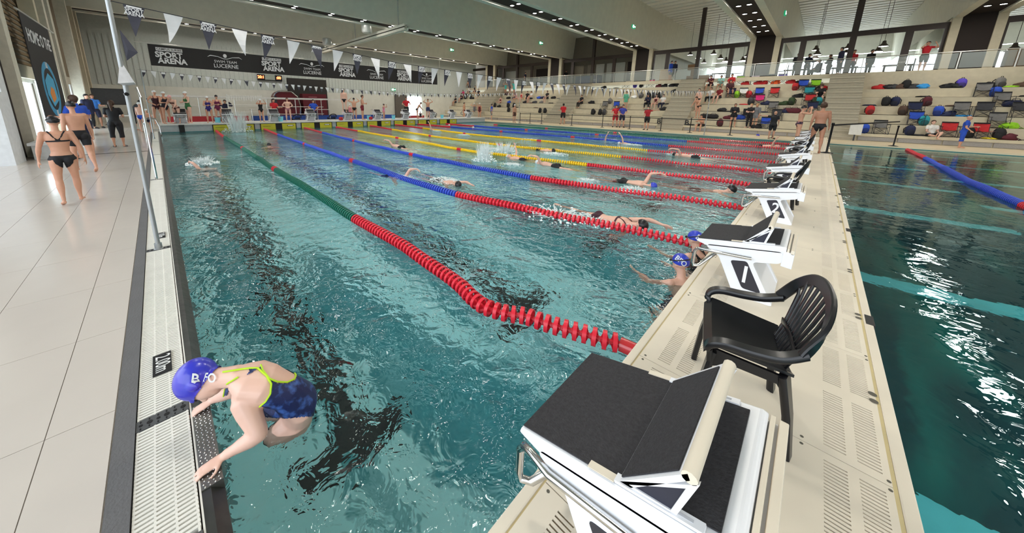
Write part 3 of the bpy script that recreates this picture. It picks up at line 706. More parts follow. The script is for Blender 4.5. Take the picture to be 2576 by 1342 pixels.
# ================================================================ starting blocks, chairs, lane ropes
grit = mat('grit_black', srgb(50, 49, 52), .9, var=.25, scale=90, bump=.4, bscale=160)
navyp = mat('panel_navy', srgb(40, 42, 58), .5)
plateg = mat('number_plate', srgb(46, 46, 56), .35)
whb = mat('block_white', srgb(238, 239, 243), .3, var=.015)
greyb = mat('block_grey', srgb(196, 198, 204), .5)
def rounded(pts, r=.02, n=4):
    out = []
    for i, p in enumerate(pts):
        p = Vector(p); a = Vector(pts[i-1]); b = Vector(pts[(i+1) % len(pts)])
        u = (a-p); v = (b-p); rr = min(r, u.length*.45, v.length*.45); s_ = p+u.normalized()*rr; e_ = p+v.normalized()*rr
        for k in range(n+1):
            t = k/n; out.append(tuple((1-t)**2*s_+2*t*(1-t)*p+t*t*e_))
    return out
def make_block(num, label, far=False):
    """origin: deck under the block, water towards -x; heights above the deck"""
    e = empty('starting_block', (0, 0, 0), 0, label, 'starting block', 'starting blocks')
    W = .26
    prof = rounded([(.155, .368), (.60, .495), (.605, .40), (.445, .335), (.61, 0), (.37, 0), (.235, .30), (.15, .34)], .03)
    MB().prism(prof, -W, -W+.05, 'y').build('side_panel', whb, e, bev=.004); MB().prism(prof, W-.05, W, 'y').build('side_panel', whb, e, bev=.004)
    inner = [(.17, .38), (.59, .48), (.58, .42), (.42, .33), (.56, 0), (.42, 0), (.26, .30)]
    MB().prism(inner, -W+.05, W-.05, 'y').build('core', greyb, e)
    MB().prism([(.40, .325), (.425, .335), (.60, 0), (.57, 0)], -W+.015, W-.015, 'y').build('rear_panel', whb, e)
    # platform
    top = [(.075, .362), (.08, .382), (.60, .532), (.615, .527), (.615, .482), (.15, .348)]
    pf_ = MB().prism(top, -W, W, 'y').build('platform', whb, e, bev=.006)
    R = math.atan2(.15, .52); ux, uz = math.cos(R), math.sin(R)
    def slab(x0, x1, y0, y1, off, th, name, m, par):
        pts = [(.08+ux*x0-uz*off, .384+uz*x0+ux*off), (.08+ux*x1-uz*off, .384+uz*x1+ux*off), (.08+ux*x1-uz*(off+th), .384+uz*x1+ux*(off+th)), (.08+ux*x0-uz*(off+th), .384+uz*x0+ux*(off+th))]
        return MB().prism(pts, y0, y1, 'y').build(name, m, par)
    slab(.004, .31, -W+.012, W-.012, 0, .004, 'grip_pad', grit, e)
    slab(.325, .515, -W+.035, W-.035, 0, .004, 'grip_pad', grit, e)
    for s_ in (-1, 1):
        slab(.23, .30, s_*(W-.014)-.012, s_*(W-.014)+.012, .004, .003, 'rail_cover', cream, e); slab(.30, .49, s_*(W-.02)-.013, s_*(W-.02)+.013, .0, .008, 'slide_rail', whb, e)
        slab(.315, .47, s_*(W-.02)-.004, s_*(W-.02)+.004, .008, .001, 'slot', greyb, e)
    # rear lip behind the platform
    MB().box(.618, .63, -W, W, .40, .527).build('rear_lip', cream, e, bev=.003); MB().box(.60, .66, -W-.002, W+.002, .385, .50).build('rear_body', whb, e, bev=.004); MB().box(.638, .658, -W-.002, W+.002, .49, .522).build('rear_rim', cream, e, bev=.003)
    # adjustable back fin
    fin = empty('fin', (0, 0, 0)); fin.parent = e
    fw2 = W-.012
    A = (.375, .474); B = (.505, .648); B2 = (.528, .64); Cc = (.497, .503)
    t_ = .012
    MB().prism([A, B, (B[0]+.006, B[1]-.014), (A[0]+.018, A[1]-.004)], -fw2, fw2, 'y').build('face_plate', whb, fin)
    d = (Vector(B)-Vector(A)); nrm = Vector((-d.y, d.x)).normalized()
    p0 = Vector(A)+d*.04+nrm*.001; p1 = Vector(A)+d*.88+nrm*.001
    MB().prism([tuple(p0), tuple(p1), tuple(p1+nrm*.003), tuple(p0+nrm*.003)], -fw2+.012, fw2-.02, 'y').build('grip_pad', grit, fin)
    MB().tube([(B[0]+.004, -fw2, B[1]-.008), (B[0]+.004, fw2, B[1]-.008)], .016, 10).build('top_bar', cream, fin, smooth=True)
    for s_ in (-1, 1):
        y0, y1 = sorted((s_*fw2, s_*(fw2-.012)))
        A_ = (A[0]-.004, A[1]-.003); Cn = Vector(((A_[0]+B2[0]+Cc[0])/3, (A_[1]+B2[1]+Cc[1])/3)); mb = MB(); vs = []
        for yy in (y0, y1):
            for P in (A_, B2, Cc): vs.append((P[0], yy, P[1]))
            for P in (A_, B2, Cc): q_ = Vector(P).lerp(Cn, .3 if P is not B2 else .34); vs.append((q_.x, yy, q_.y))
        fs = []
        for i in range(3):
            j = (i+1) % 3
            fs += [(i, j, j+3, i+3), (i+6, i+9, j+9, j+6), (i, i+6, j+6, j), (i+3, j+3, j+9, i+9)]
        mb.add(vs, fs); mb.build('side_frame', whb, fin)
        ym = s_*(fw2-.006); MB().prism([(A[0]+.02, A[1]+.008), (B2[0]-.01, B2[1]-.015), (Cc[0]-.003, Cc[1])], ym-.002, ym+.002, 'y').build('side_plate', navyp, fin)
    # chrome grab bars
    for s_ in (-1, 1):
        y = s_*(W+.018)
        pts = [(.44, y, .372), (.20, y, .325), (.12, y*.9, .305), (.085, y*.86, .29), (.07, y*.86, .26), (.068, y*.86, .16), (.078, y*.86, .135), (.11, y*.8, .14), (.21, y*.5, .28)]
        MB().tube(pts, .014, 10).build('grab_bar', chrome, e, smooth=True)
    MB().tube([(.115, -W*.8, .315), (.095, -W*.4, .24), (.095, W*.4, .24), (.115, W*.8, .315)], .013, 8).build('backstroke_bar', chrome, e, smooth=True)
    for y in (-.09, .09): MB().box(.12, .24, y-.012, y+.012, .28, .36).build('bracket', steel, e)
    # number plates on both sides
    pl_ = rounded([(.315, .275), (.415, .30), (.53, .075), (.415, .075)], .02)
    for s_ in (-1, 1):
        o = MB().prism(pl_, min(s_*W, s_*(W+.002)), max(s_*W, s_*(W+.002)), 'y').build('number_plate', plateg, e)
        if num is not None:
            RR = Matrix.Rotation(PI/2, 4, 'X') if s_ < 0 else Matrix.Rotation(PI, 4, 'Z') @ Matrix.Rotation(PI/2, 4, 'X')
            text('numeral', num, whb, o, Matrix.Translation((.418, s_*(W+.003), .185)) @ RR, .19, .001, .82, .003)
    if num != '0':
        for ch in list(e.children)+list(fin.children):
            if ch.type == 'MESH' and ch.name.split('.')[0] not in ('number_plate',):
                for v in ch.data.vertices: v.co.z -= .10*(v.co.x-.08)*max(0, min(1, v.co.z/.38))
    return e
NB = {0: 'nearest white starting block, cut off by the bottom edge', 1: 'white starting block with the number 1 behind the near plastic chair', 2: 'white starting block with the number 2', 3: 'starting block 3, half hidden behind the second plastic chair'}
for k in range(10):
    n = NB[k] if k < 4 else 'starting block on the bulkhead, %s beyond block 3' % {4: 'first', 5: 'second', 6: 'third', 7: 'fourth', 8: 'fifth', 9: 'last'}[k]
    e = make_block(str(k), n); y = 1.43 if k == 0 else 2.5*k+1.28
    e.location = (.0, y, .30)
    if k == 0: e.scale = (1.08, .97, .97)
# far blocks seen from the front: the same design turned round, on the end platform
fb = None
ordn = ['first', 'second', 'third', 'fourth', 'fifth', 'sixth', 'seventh', 'eighth', 'ninth', 'tenth']
fy = [1.41, 3.65, 6.26, 8.65, 11.44, 14.03, 16.78, 19.69, 22.3, 24.6]
for k in range(10):
    if fb is None:
        fb = e = make_block(None, 'x'); 
    else: e = dup(fb)
    e.location = (XE+.05, fy[k], .42); e.rotation_euler = (0, 0, PI); e.scale = (1.35, 1.15, 1.45); e['group'] = 'starting blocks on the far platform'
    e['label'] = '%s starting block from the left on the far end platform' % ordn[k]
def chair(label, loc, rz, sc=(1, 1, 1)):
    e = empty('plastic_chair', loc, rz, label, 'chair', 'black plastic armchairs on the bulkhead', sc=sc)
    def sweep(pts, w, t, name, side):
        """flat band along pts; w across 'side', t thick"""
        mb = MB(); P = [Vector(p) for p in pts]; n = len(P)
        for i, p in enumerate(P):
            d = (P[min(i+1, n-1)]-P[max(i-1, 0)]).normalized(); s_ = Vector(side[i] if isinstance(side, list) else side); s_ = (s_-d*s_.dot(d)).normalized(); u = d.cross(s_)
            ww = w[i] if isinstance(w, list) else w
            for a, b in ((-1, -.5), (-.8, -1), (.8, -1), (1, -.5), (1, .5), (.8, 1), (-.8, 1), (-1, .5)): mb.v.append(tuple(p+s_*a*ww/2+u*b*t/2))
        for i in range(n-1):
            for k in range(8): mb.f.append((i*8+k, i*8+(k+1) % 8, (i+1)*8+(k+1) % 8, (i+1)*8+k))
        mb.f += [tuple(range(8))[::-1], tuple(range((n-1)*8, n*8))]
        return mb.build(name, black, e, smooth=True)
    def cat(pts, k=4):
        P = [Vector(p) for p in pts]; out = []
        for i in range(len(P)-1):
            a, b, c, d = P[max(i-1, 0)], P[i], P[i+1], P[min(i+2, len(P)-1)]
            for q in range(k):
                t = q/k; out.append(.5*((2*b)+(-a+c)*t+(2*a-5*b+4*c-d)*t*t+(-a+3*b-3*c+d)*t**3))
        out.append(P[-1]); return out
    # seat: curved sheet with a rolled front edge
    mb = MB(); nx, ny = 10, 10
    for i in range(nx+1):
        for j in range(ny+1):
            u = i/nx; v = j/ny*2-1; hw = .235-.035*u
            x = -.25+.44*u; z = .415-.045*u+.028*v**4-.02*(1-v*v)*math.sin(PI*u)-(.05*(1-u*8)**2 if u < .125 else 0)
            mb.v.append((x, hw*v, z)); 
    o = len(mb.v); mb.v += [(a, b, c-.014) for a, b, c in mb.v[:o]]
    for i in range(nx):
        for j in range(ny):
            a = i*(ny+1)+j; mb.f.append((a, a+ny+1, a+ny+2, a+1)); mb.f.append((o+a, o+a+1, o+a+ny+2, o+a+ny+1))
    for i in range(nx):
        for j in (0, ny): a = i*(ny+1)+j; mb.f.append((a, a+ny+1, o+a+ny+1, o+a))
    for j in range(ny): mb.f.append((j, j+1, o+j+1, o+j)); a = nx*(ny+1)+j; mb.f.append((a, a+1, o+a+1, o+a))
    mb.build('seat', black, e, smooth=True)
    for s_ in (-1, 1):
        sweep(cat([(-.215, s_*.235, .36), (-.225, s_*.24, .42), (-.235, s_*.25, .43), (-.215, s_*.262, .46), (-.15, s_*.268, .48), (-.02, s_*.27, .485), (.10, s_*.268, .50), (.20, s_*.25, .54)]), .055, .03, 'arm', [(0, 0.2*s_, 0) if False else (0, 1, 0)]*29)
        sweep([(-.2, s_*.215, .40), (-.235, s_*.235, .2), (-.255, s_*.245, 0)], [.075, .06, .05], .035, 'leg', (0, 1, 0))
        sweep([(.15, s_*.19, .38), (.20, s_*.205, .2), (.235, s_*.215, 0)], [.085, .065, .055], .04, 'leg', (.5, 1, 0))
        MB().prism([(-.2, .40), (.16, .375), (.17, .28), (.12, .335), (-.1, .345), (-.21, .30)], s_*.205-.008, s_*.205+.008, 'y').build('apron', black, e)
    sweep(cat([(.18, -.262, .53), (.25, -.225, .64), (.29, -.13, .715), (.30, 0, .74), (.29, .13, .715), (.25, .225, .64), (.18, .262, .53)], 5), .06, .026, 'back_rim', (.25, 0, 1))
    for q in range(9):
        v = q/4-1; yb = v*.13; yt = v*.215; zt = .725-.07*v*v*abs(v)**.5
        sweep([(.165, yb, .375), (.21, yb*1.15, .48), (.25, (yb+yt)/2*1.1, .6), (.295-.04*v*v, yt, zt)], .021, .012, 'slat', (0, 1, 0))
    sweep([(.19, -.15, .46), (.197, 0, .47), (.19, .15, .46)], .03, .01, 'cross_band', (0, 0, 1))
    return e
ch0 = chair('nearest black plastic armchair, behind starting block 0', (.555, 2.32, .30), .20, (.70, .95, .95))
for (x, y, l) in ((.42, 7.15, 'black plastic armchair beyond starting block 2'), (.40, 12.6, 'third black plastic armchair, by the feet of the standing swimmer'), (.42, 15.0, 'farthest black plastic armchair on the bulkhead')):
    dup(ch0, (x, y, .30), -.1, l)
# ---- lane ropes
cR = mat('rope_red', srgb(226, 36, 58), .35, var=.05); cG = mat('rope_green', srgb(14, 112, 92), .4); cB = mat('rope_blue', srgb(52, 84, 206), .4); cY = mat('rope_yellow', srgb(250, 206, 24), .4)
cRi = mat('rope_red_dark', srgb(196, 20, 44), .4)
def disc_mesh(m, name):
    mb = MB(); n = 20; r = .075
    for i in range(n):   # outer band
        a, b = 2*PI*i/n, 2*PI*(i+1)/n
        for t, q in ((a, 0),): mb.v += [(-.016, r*math.cos(a), r*math.sin(a)), (.016, r*math.cos(a), r*math.sin(a)), (.013, r*.86*math.cos(a), r*.86*math.sin(a)), (-.013, r*.86*math.cos(a), r*.86*math.sin(a))]
    for i in range(n):
        o = i*4; p = ((i+1) % n)*4
        for k in range(4): mb.f.append((o+k, p+k, p+(k+1) % 4, o+(k+1) % 4))
    for k in range(6):   # twisted vanes
        a = 2*PI*k/6; b = a+.55
        mb.add([(-.03, .018*math.cos(a), .018*math.sin(a)), (.03, .018*math.cos(b), .018*math.sin(b)), (.011, r*.9*math.cos(b), r*.9*math.sin(b)), (-.011, r*.9*math.cos(a), r*.9*math.sin(a))], [(0, 1, 2, 3)])
    mb.tube([(-.036, 0, 0), (.036, 0, 0)], .022, 8)
    me = mb.mesh(name, m); me.polygons.foreach_set('use_smooth', [True]*len(me.polygons)); me.set_sharp_from_angle(angle=.6); return me
def simple_disc(mb, p, d, r, w=.02):
    a = d.orthogonal().normalized(); b = d.cross(a); n = 8
    vs = []
    for q, rr in ((-.03, .3), (-w/2, 1), (w/2, 1), (.03, .3)):
        vs += [p+d*q+(a*math.cos(2*PI*k/n)+b*math.sin(2*PI*k/n))*r*rr for k in range(n)]
    mb.add(vs, [(i*n+k, i*n+(k+1) % n, (i+1)*n+(k+1) % n, (i+1)*n+k) for i in range(3) for k in range(n)])
RP = {1: [(1609, 879), (1571, 861), (1520, 848), (1472, 834), (1417, 820), (1359, 803), (1320, 790), (1277, 784), (1222, 767), (1188, 742), (1161, 714), (1120, 683), (1068, 649), (1017, 615), (948, 577), (876, 536), (800, 487), (740, 452), (688.6, 421.5), (606.8, 368.8), (556.5, 338.6), (528, 320)],
2: [(1790, 622), (1745, 609), (1680, 595), (1600, 578), (1500, 557), (1400, 538), (1300, 518), (1151, 487), (1020, 448), (894.8, 405.6), (769, 362), (692, 335), (643, 318)],
3: [(1862, 519), (1760, 504), (1650, 488), (1500, 469), (1357, 448.6), (1200, 420), (1055.7, 391.6), (904.8, 356.4), (807.6, 331.9), (745.6, 316.8)],
4: [(1903, 466), (1800, 451), (1650, 433), (1499.6, 415.7), (1340, 397), (1189.8, 379.8), (1019.5, 349.6), (908, 330.2), (845, 319)],
5: [(1935, 432), (1850, 423), (1700, 408), (1576.7, 394.9), (1430, 380), (1296.8, 368), (1111, 345.3), (996, 326.9), (913, 313)],
6: [(1955, 408), (1850, 397), (1632, 377.8), (1388, 356), (1201.5, 339), (1075.8, 323.5), (982, 311.8)],
7: [(1968, 388), (1850, 379), (1687.3, 366.4), (1500, 349), (1300, 333), (1129.5, 318.5), (1049, 311.8)],
8: [(1980, 374), (1722.5, 354.3), (1500, 338), (1330, 326), (1200, 317), (1120, 311)],
9: [(1990, 362), (1880, 356), (1737.6, 347), (1560, 334), (1400, 324), (1240, 313)]}
RC = {1: (cG, 'green'), 2: (cB, 'blue'), 3: (cB, 'blue'), 4: (cY, 'yellow'), 5: (cY, 'yellow'), 6: (cY, 'yellow'), 7: (cB, 'blue'), 8: (cB, 'blue'), 9: (cG, 'green')}
RL = {1: 'red and green lane rope nearest the camera, sagging in a curve', 2: 'red and blue lane rope ending beside starting block 1', 3: 'second red and blue lane rope, ending beside starting block 2', 4: 'nearest of the three red and yellow lane ropes', 5: 'middle one of the three red and yellow lane ropes', 6: 'farthest of the three red and yellow lane ropes', 7: 'first red and blue lane rope beyond the yellow ones', 8: 'second red and blue lane rope beyond the yellow ones', 9: 'farthest lane rope, red and green, by the stand side'}
dms = {}
def lane_rope(k, pts, cols, label, r=1.0, z=-.035):
    root = empty('lane_rope', pts[0], 0, label, 'lane rope', 'lane ropes of the race pool')
    o = Vector(pts[0]); P = [Vector(p)-o for p in pts]
    # resample
    seg = [0]
    for a, b in zip(P, P[1:]): seg.append(seg[-1]+(b-a).length)
    def pos(s_):
        for i in range(len(P)-1):
            if s_ <= seg[i+1] or i == len(P)-2:
                t = (s_-seg[i])/(seg[i+1]-seg[i]); a, b, c, d = P[max(i-1, 0)], P[i], P[i+1], P[min(i+2, len(P)-1)]
                m1 = (c-a)*.5*(seg[i+1]-seg[i])/max(.01, (seg[i+1]-seg[max(i-1, 0)]))*2 if i else (c-b); m2 = (d-b)*.5*(seg[i+1]-seg[i])/max(.01, seg[min(i+2, len(P)-1)]-seg[i])*2
                return (2*t**3-3*t*t+1)*b+(t**3-2*t*t+t)*m1+(-2*t**3+3*t*t)*c+(t**3-t*t)*m2
    MB().tube([pos(seg[-1]*q/120) for q in range(121)], .012, 5).build('cable', steel, root)
    # end float and its drum
    d0 = (pos(.2)-pos(0)).normalized()
    MB().tube([pos(.02), pos(.14)], .055*r, 16).build('end_float', mat('end_float_red', srgb(200, 40, 48), .25, coat=.5), root, smooth=True)
    s_ = .18; stuff = {}
    while s_ < seg[-1]-.1:
        p = pos(s_); d = (pos(min(s_+.04, seg[-1]))-pos(s_-.04)).normalized(); w = p+o
        c = cols(w.x, s_)
        depth = (w-CAM).dot(fw); p.z += .012*math.sin(s_*2.3)*math.sin(s_*.7)
        if depth < 10.5:
            if c.name not in dms: dms[c.name] = disc_mesh(c, 'float_disc')
            q = ob('float_disc', dms[c.name], root, p); q.rotation_euler = d.to_track_quat('X', 'Z').to_euler(); q.scale = (r, r, r)
            s_ += .074*r
        else:
            simple_disc(stuff.setdefault(c.name, MB()), p, d, .066*r, .034 if depth > 14 else .026); s_ += .085*r
    for cn, mb in stuff.items():
        mb.build('float_discs', bpy.data.materials[cn], root, smooth=False, kind='stuff')
    return root
for k in range(1, 10):
    pts = [at(x, y, 0.0) for x, y in RP[k]]
    pts = [Vector((max(p.x, XE+.1), p.y, -.03)) if i else Vector((max(-.02, min(p.x, .03)), p.y, -.03)) for i, p in enumerate(pts)]
    def cols(x, s_, c=RC[k][0]):
        if x > -4.2 or x < -20.3 or abs(x+9.4) < .13 or abs(x+14.9) < .13: return cR
        return c
    lane_rope(k, pts, cols, RL[k])
pts = [at(x, y, 0) for x, y in ((2282, 375), (2330, 397), (2440, 455), (2576, 513), (2760, 600))]
pts = [Vector((p.x, p.y, -.03)) for p in pts]
lane_rope(11, pts, lambda x, s_: cR if (s_ < 4.2 or 13.6 < s_ < 13.85) else cB, 'single red and blue lane rope in the calm right pool', 1.1)
# ================================================================ people
def skinmat(name, c): 
    m = mat(name, c, .5, var=.06, scale=6); b = m.node_tree.nodes['Principled BSDF']
    b.inputs['Subsurface Weight'].default_value = .0; return m
SK = [skinmat('skin_light', srgb(222, 176, 156)), skinmat('skin_mid', srgb(204, 152, 126)), skinmat('skin_tan', srgb(178, 126, 100))]
hairm = {k: mat('hair_'+k, srgb(*c), .6, var=.3, scale=40) for k, c in dict(black=(26, 22, 22), brown=(70, 48, 34), blond=(170, 134, 86), grey=(130, 124, 118)).items()}
eyem = mat('eye_dark', srgb(30, 26, 26), .3)
def fab(r, g, b, rough=.75):
    return mat('fabric_%d_%d_%d' % (r, g, b), srgb(r, g, b), rough, var=.12, scale=9)
def unit(v): return Vector(v).normalized()
L = dict(ua=.285, fa=.25, hand=.17, th=.43, sh=.42, torso=.52, neck=.10, hip=.095, shw=.175)
def skeleton(p):
    """joints of a figure of 1.75 m, facing +x; p holds directions"""
    J = {}
    J['pel'] = Vector(p.get('pel', (0, 0, .94)))
    sp_ = unit(p.get('spine', (.03, 0, 1))); side = Vector(p.get('side', (0, 1, 0))); side = (side-sp_*side.dot(sp_)).normalized()
    hs = Vector(p.get('hipside', (0, 1, 0))).normalized()
    fwd = side.cross(sp_).normalized()
    J['chest'] = J['pel']+sp_*(L['torso']*.62); bend = unit(p.get('upper', sp_)); J['neck'] = J['chest']+bend*(L['torso']*.38)
    hd = unit(p.get('head', bend+fwd*.12)); J['head'] = J['neck']+hd*.17; J['hdir'] = hd
    J['face'] = unit(p.get('face', fwd)); J['face'] = (J['face']-hd*J['face'].dot(hd)).normalized()
    J['side'] = side; J['fwd'] = fwd; J['up'] = bend; J['sp'] = sp_; J['hs'] = hs
    for s_, n in ((1, 'L'), (-1, 'R')):
        sh = J['neck']+side*(s_*L['shw'])-bend*.05; J['sh'+n] = sh
        J['el'+n] = sh+unit(p.get('ua'+n, (0, .12*s_, -1)))*L['ua']
        J['wr'+n] = J['el'+n]+unit(p.get('fa'+n, (.12, .02*s_, -1)))*L['fa']
        J['ha'+n] = J['wr'+n]+unit(p.get('ha'+n, p.get('fa'+n, (.12, .02*s_, -1))))*.1
        hp = J['pel']+hs*(s_*L['hip'])-Vector((0, 0, .03)) ; J['hp'+n] = hp
        J['kn'+n] = hp+unit(p.get('th'+n, (.03, .03*s_, -1)))*L['th']
        J['an'+n] = J['kn'+n]+unit(p.get('sn'+n, (-.03, 0, -1)))*L['sh']
        J['to'+n] = J['an'+n]+unit(p.get('ft'+n, (1, .2*s_, -.38)))*.19
    return J
def etube(mb, pts, rad, side, n=14):
    P = [Vector(p) for p in pts]; m = len(P); o = len(mb.v)
    for i, p in enumerate(P):
        d = (P[min(i+1, m-1)]-P[max(i-1, 0)]).normalized(); s_ = Vector(side); s_ = (s_-d*s_.dot(d)).normalized(); u = s_.cross(d)
        a, b = rad[i]
        for k in range(n): mb.v.append(tuple(p+s_*(a*math.cos(2*PI*k/n))+u*(b*math.sin(2*PI*k/n))))
    for i in range(m-1):
        for k in range(n): mb.f.append((o+i*n+k, o+i*n+(k+1) % n, o+(i+1)*n+(k+1) % n, o+(i+1)*n+k))
    mb.f += [tuple(o+k for k in range(n))[::-1], tuple(o+(m-1)*n+k for k in range(n))]
def limb(mb, a, b, rs, n=10):
    a, b = Vector(a), Vector(b); m = len(rs); d = (b-a).normalized()
    pts = [a-d*rs[0]*.6]+[a.lerp(b, i/(m-1)) for i in range(m)]+[b+d*rs[-1]*.6]
    mb.tube(pts, [rs[0]*.6]+list(rs)+[rs[-1]*.6], n)
def hand(mb, wr, ha, palm_n, fine, s=1.0, curl=.25, sd=1):
    d = (Vector(ha)-Vector(wr)).normalized(); pn_ = Vector(palm_n); pn_ = (pn_-d*pn_.dot(d)).normalized(); sd_ = d.cross(pn_)*sd
    w = Vector(wr)
    etube(mb, [w-d*.01*s, w+d*.03*s, w+d*.07*s, w+d*.095*s], [(.026*s, .018*s), (.036*s, .017*s), (.041*s, .015*s), (.038*s, .012*s)], sd_, 10)
    for q, (off, ln) in enumerate(((-.030, .068), (-.010, .078), (.010, .074), (.029, .058))):
        b = w+d*(.088*s)+sd_*(off*s); dd = (d+sd_*off*2.2).normalized(); c = b+dd*(ln*.5*s); e_ = c+(dd+pn_*curl*1.6).normalized()*(ln*.55*s)
        mb.tube([b-dd*.015*s, b, c, e_], [.0095*s, .0098*s, .0088*s, .0068*s], 7)
    t0 = w+d*.03*s-sd_*.03*s; t1 = t0+(d*.6-sd_*.75+pn_*.2).normalized()*.042*s; t2 = t1+(d*.9-sd_*.25+pn_*.3).normalized()*.034*s
    mb.tube([t0, t1, t2], [.014*s, .0115*s, .008*s], 7)
def body_mb(J, female=False, fine=False, kid=1.0):
    mb = MB(); s_ = J['side']; u = J['up']; pel, ch, ne = J['pel'], J['chest'], J['neck']
    hipw = .165 if female else .155; wst = .12 if female else .135; chw = .155 if female else .17
    lo = pel-J['sp']*.09
    etube(mb, [lo, lo+J['sp']*.04, pel, pel+(ch-pel)*.35, pel+(ch-pel)*.62, ch-(ch-pel)*.05, ch+(ne-ch)*.35, ch+(ne-ch)*.68, ne-u*.035, ne-u*.005],
          [(.07, .06), (hipw*.92, .1), (hipw, .108), (wst*1.03, .088), (wst*1.08, .088), (chw, .105), (chw*1.05, .108), (chw*1.06, .098), (.12, .066), (.055, .055)], s_, 18)
    if female:
        for q in (-1, 1): mb.ball(tuple(ch+u*.03+s_*(q*.072)+J['fwd']*.075), .052, 10, 8)
    for q in (-1, 1):
        mb.ball(tuple(pel-J['sp']*.06+J['hs']*(q*.075)-J['fwd']*.045), (.085, .085, .09), 10, 8)
        n = 'L' if q == 1 else 'R'
        mb.ball(tuple(J['sh'+n]), .056, 10, 8)
        limb(mb, J['sh'+n], J['el'+n], [.052, .05, .046, .038]); limb(mb, J['el'+n], J['wr'+n], [.039, .041, .034, .026, .024])
        etube(mb, [ne-u*.055+s_*(q*.03), ne-u*.05+s_*(q*.10), J['sh'+n]], [(.05, .05), (.05, .052), (.045, .045)], u, 10)
        hand(mb, J['wr'+n], J['ha'+n], J.get('palm'+n, -s_*q+J['fwd']*.2), fine, 1.0, J.get('curl', .25), -q)
        limb(mb, J['hp'+n], J['kn'+n], [.088, .09, .078, .062, .054], 12); mb.ball(tuple(J['kn'+n]), .053, 10, 8)
        kn, an, to = J['kn'+n], J['an'+n], J['to'+n]
        limb(mb, kn, an, [.053, .057, .056, .044, .033, .031], 12)
        fd = (to-an).normalized(); cf = -Vector((fd.x, fd.y, 0)).normalized() if Vector((fd.x, fd.y, 0)).length > .2 else -J['fwd']
        mb.ball(tuple(kn.lerp(an, .28)+cf*.018), (.045, .045, .09) if abs((an-kn).normalized().z) > .7 else .046, 10, 8)
        heel = an+cf*.045+(to-an)*.05-Vector((0, 0, .035)) if abs(fd.z) < .8 else an
        fs = fd.cross(J['fwd'] if abs(fd.dot(J['fwd'])) < .8 else Vector((0, 0, 1)))
        etube(mb, [heel, an.lerp(to, .25)-Vector((0, 0, .02 if abs(fd.z) < .8 else 0)), an.lerp(to, .65), to, to+fd*.03], [(.028, .03), (.034, .034), (.042, .024), (.042, .015), (.03, .009)], fs, 10)
    # neck and head
    hd = J['head']; h = J['hdir']; f = J['face']; hs = h.cross(f).normalized()*-1
    limb(mb, ne-u*.03, ne.lerp(hd, .7), [.056, .05, .05])
    def hb(du, df, r, dsd=0):
        c = hd+h*du+f*df+hs*dsd
        m2 = MB().ball((0, 0, 0), r, 16, 12); R = Matrix((f, hs, h)).transposed()
        mb.add([R @ Vector(v)+c for v in m2.v], m2.f)
    hb(.035, -.012, (.098, .077, .092)); hb(-.02, .03, (.066, .062, .082)); hb(-.07, .052, (.034, .04, .03))
    hb(-.012, .098, (.016, .012, .02)); hb(.015, .09, (.012, .01, .03)); hb(-.048, .088, (.01, .022, .007)); hb(-.06, .084, (.01, .02, .006))
    for q in (-1, 1): hb(-.008, -.004, (.018, .008, .028), q*.077); hb(.022, .078, (.018, .02, .008), q*.03)
    return mb
def bones(J):
    B = [('pelvis', J['pel']-J['sp']*.1, J['pel']+J['sp']*.02, .13), ('torso', J['pel']+J['sp']*.02, J['neck']-J['up']*.03, .13), ('neck', J['neck'], J['neck'].lerp(J['head'], .45), .05), ('head', J['head']-J['hdir']*.05, J['head']+J['hdir']*.05, .09)]
    for n in 'LR':
        B += [('ua'+n, J['sh'+n], J['el'+n], .045), ('fa'+n, J['el'+n], J['wr'+n], .035), ('ha'+n, J['wr'+n], J['wr'+n]+(J['ha'+n]-J['wr'+n]).normalized()*.18, .03),
              ('th'+n, J['hp'+n], J['kn'+n], .08), ('sn'+n, J['kn'+n], J['an'+n], .05), ('ft'+n, J['an'+n], J['to'+n], .035)]
    return B
def remesh(mb, vox, smooth=1):
    me = mb.mesh('tmp'); o = bpy.data.objects.new('tmp', me); C.objects.link(o)
    m = o.modifiers.new('r', 'REMESH'); m.mode = 'VOXEL'; m.voxel_size = vox; m.use_smooth_shade = True
    s_ = o.modifiers.new('s', 'SMOOTH'); s_.factor = .6; s_.iterations = smooth
    dg = bpy.context.evaluated_depsgraph_get(); out = bpy.data.meshes.new_from_object(o.evaluated_get(dg))
    bpy.data.objects.remove(o); out.polygons.foreach_set('use_smooth', [True]*len(out.polygons)); return out
PC = {}
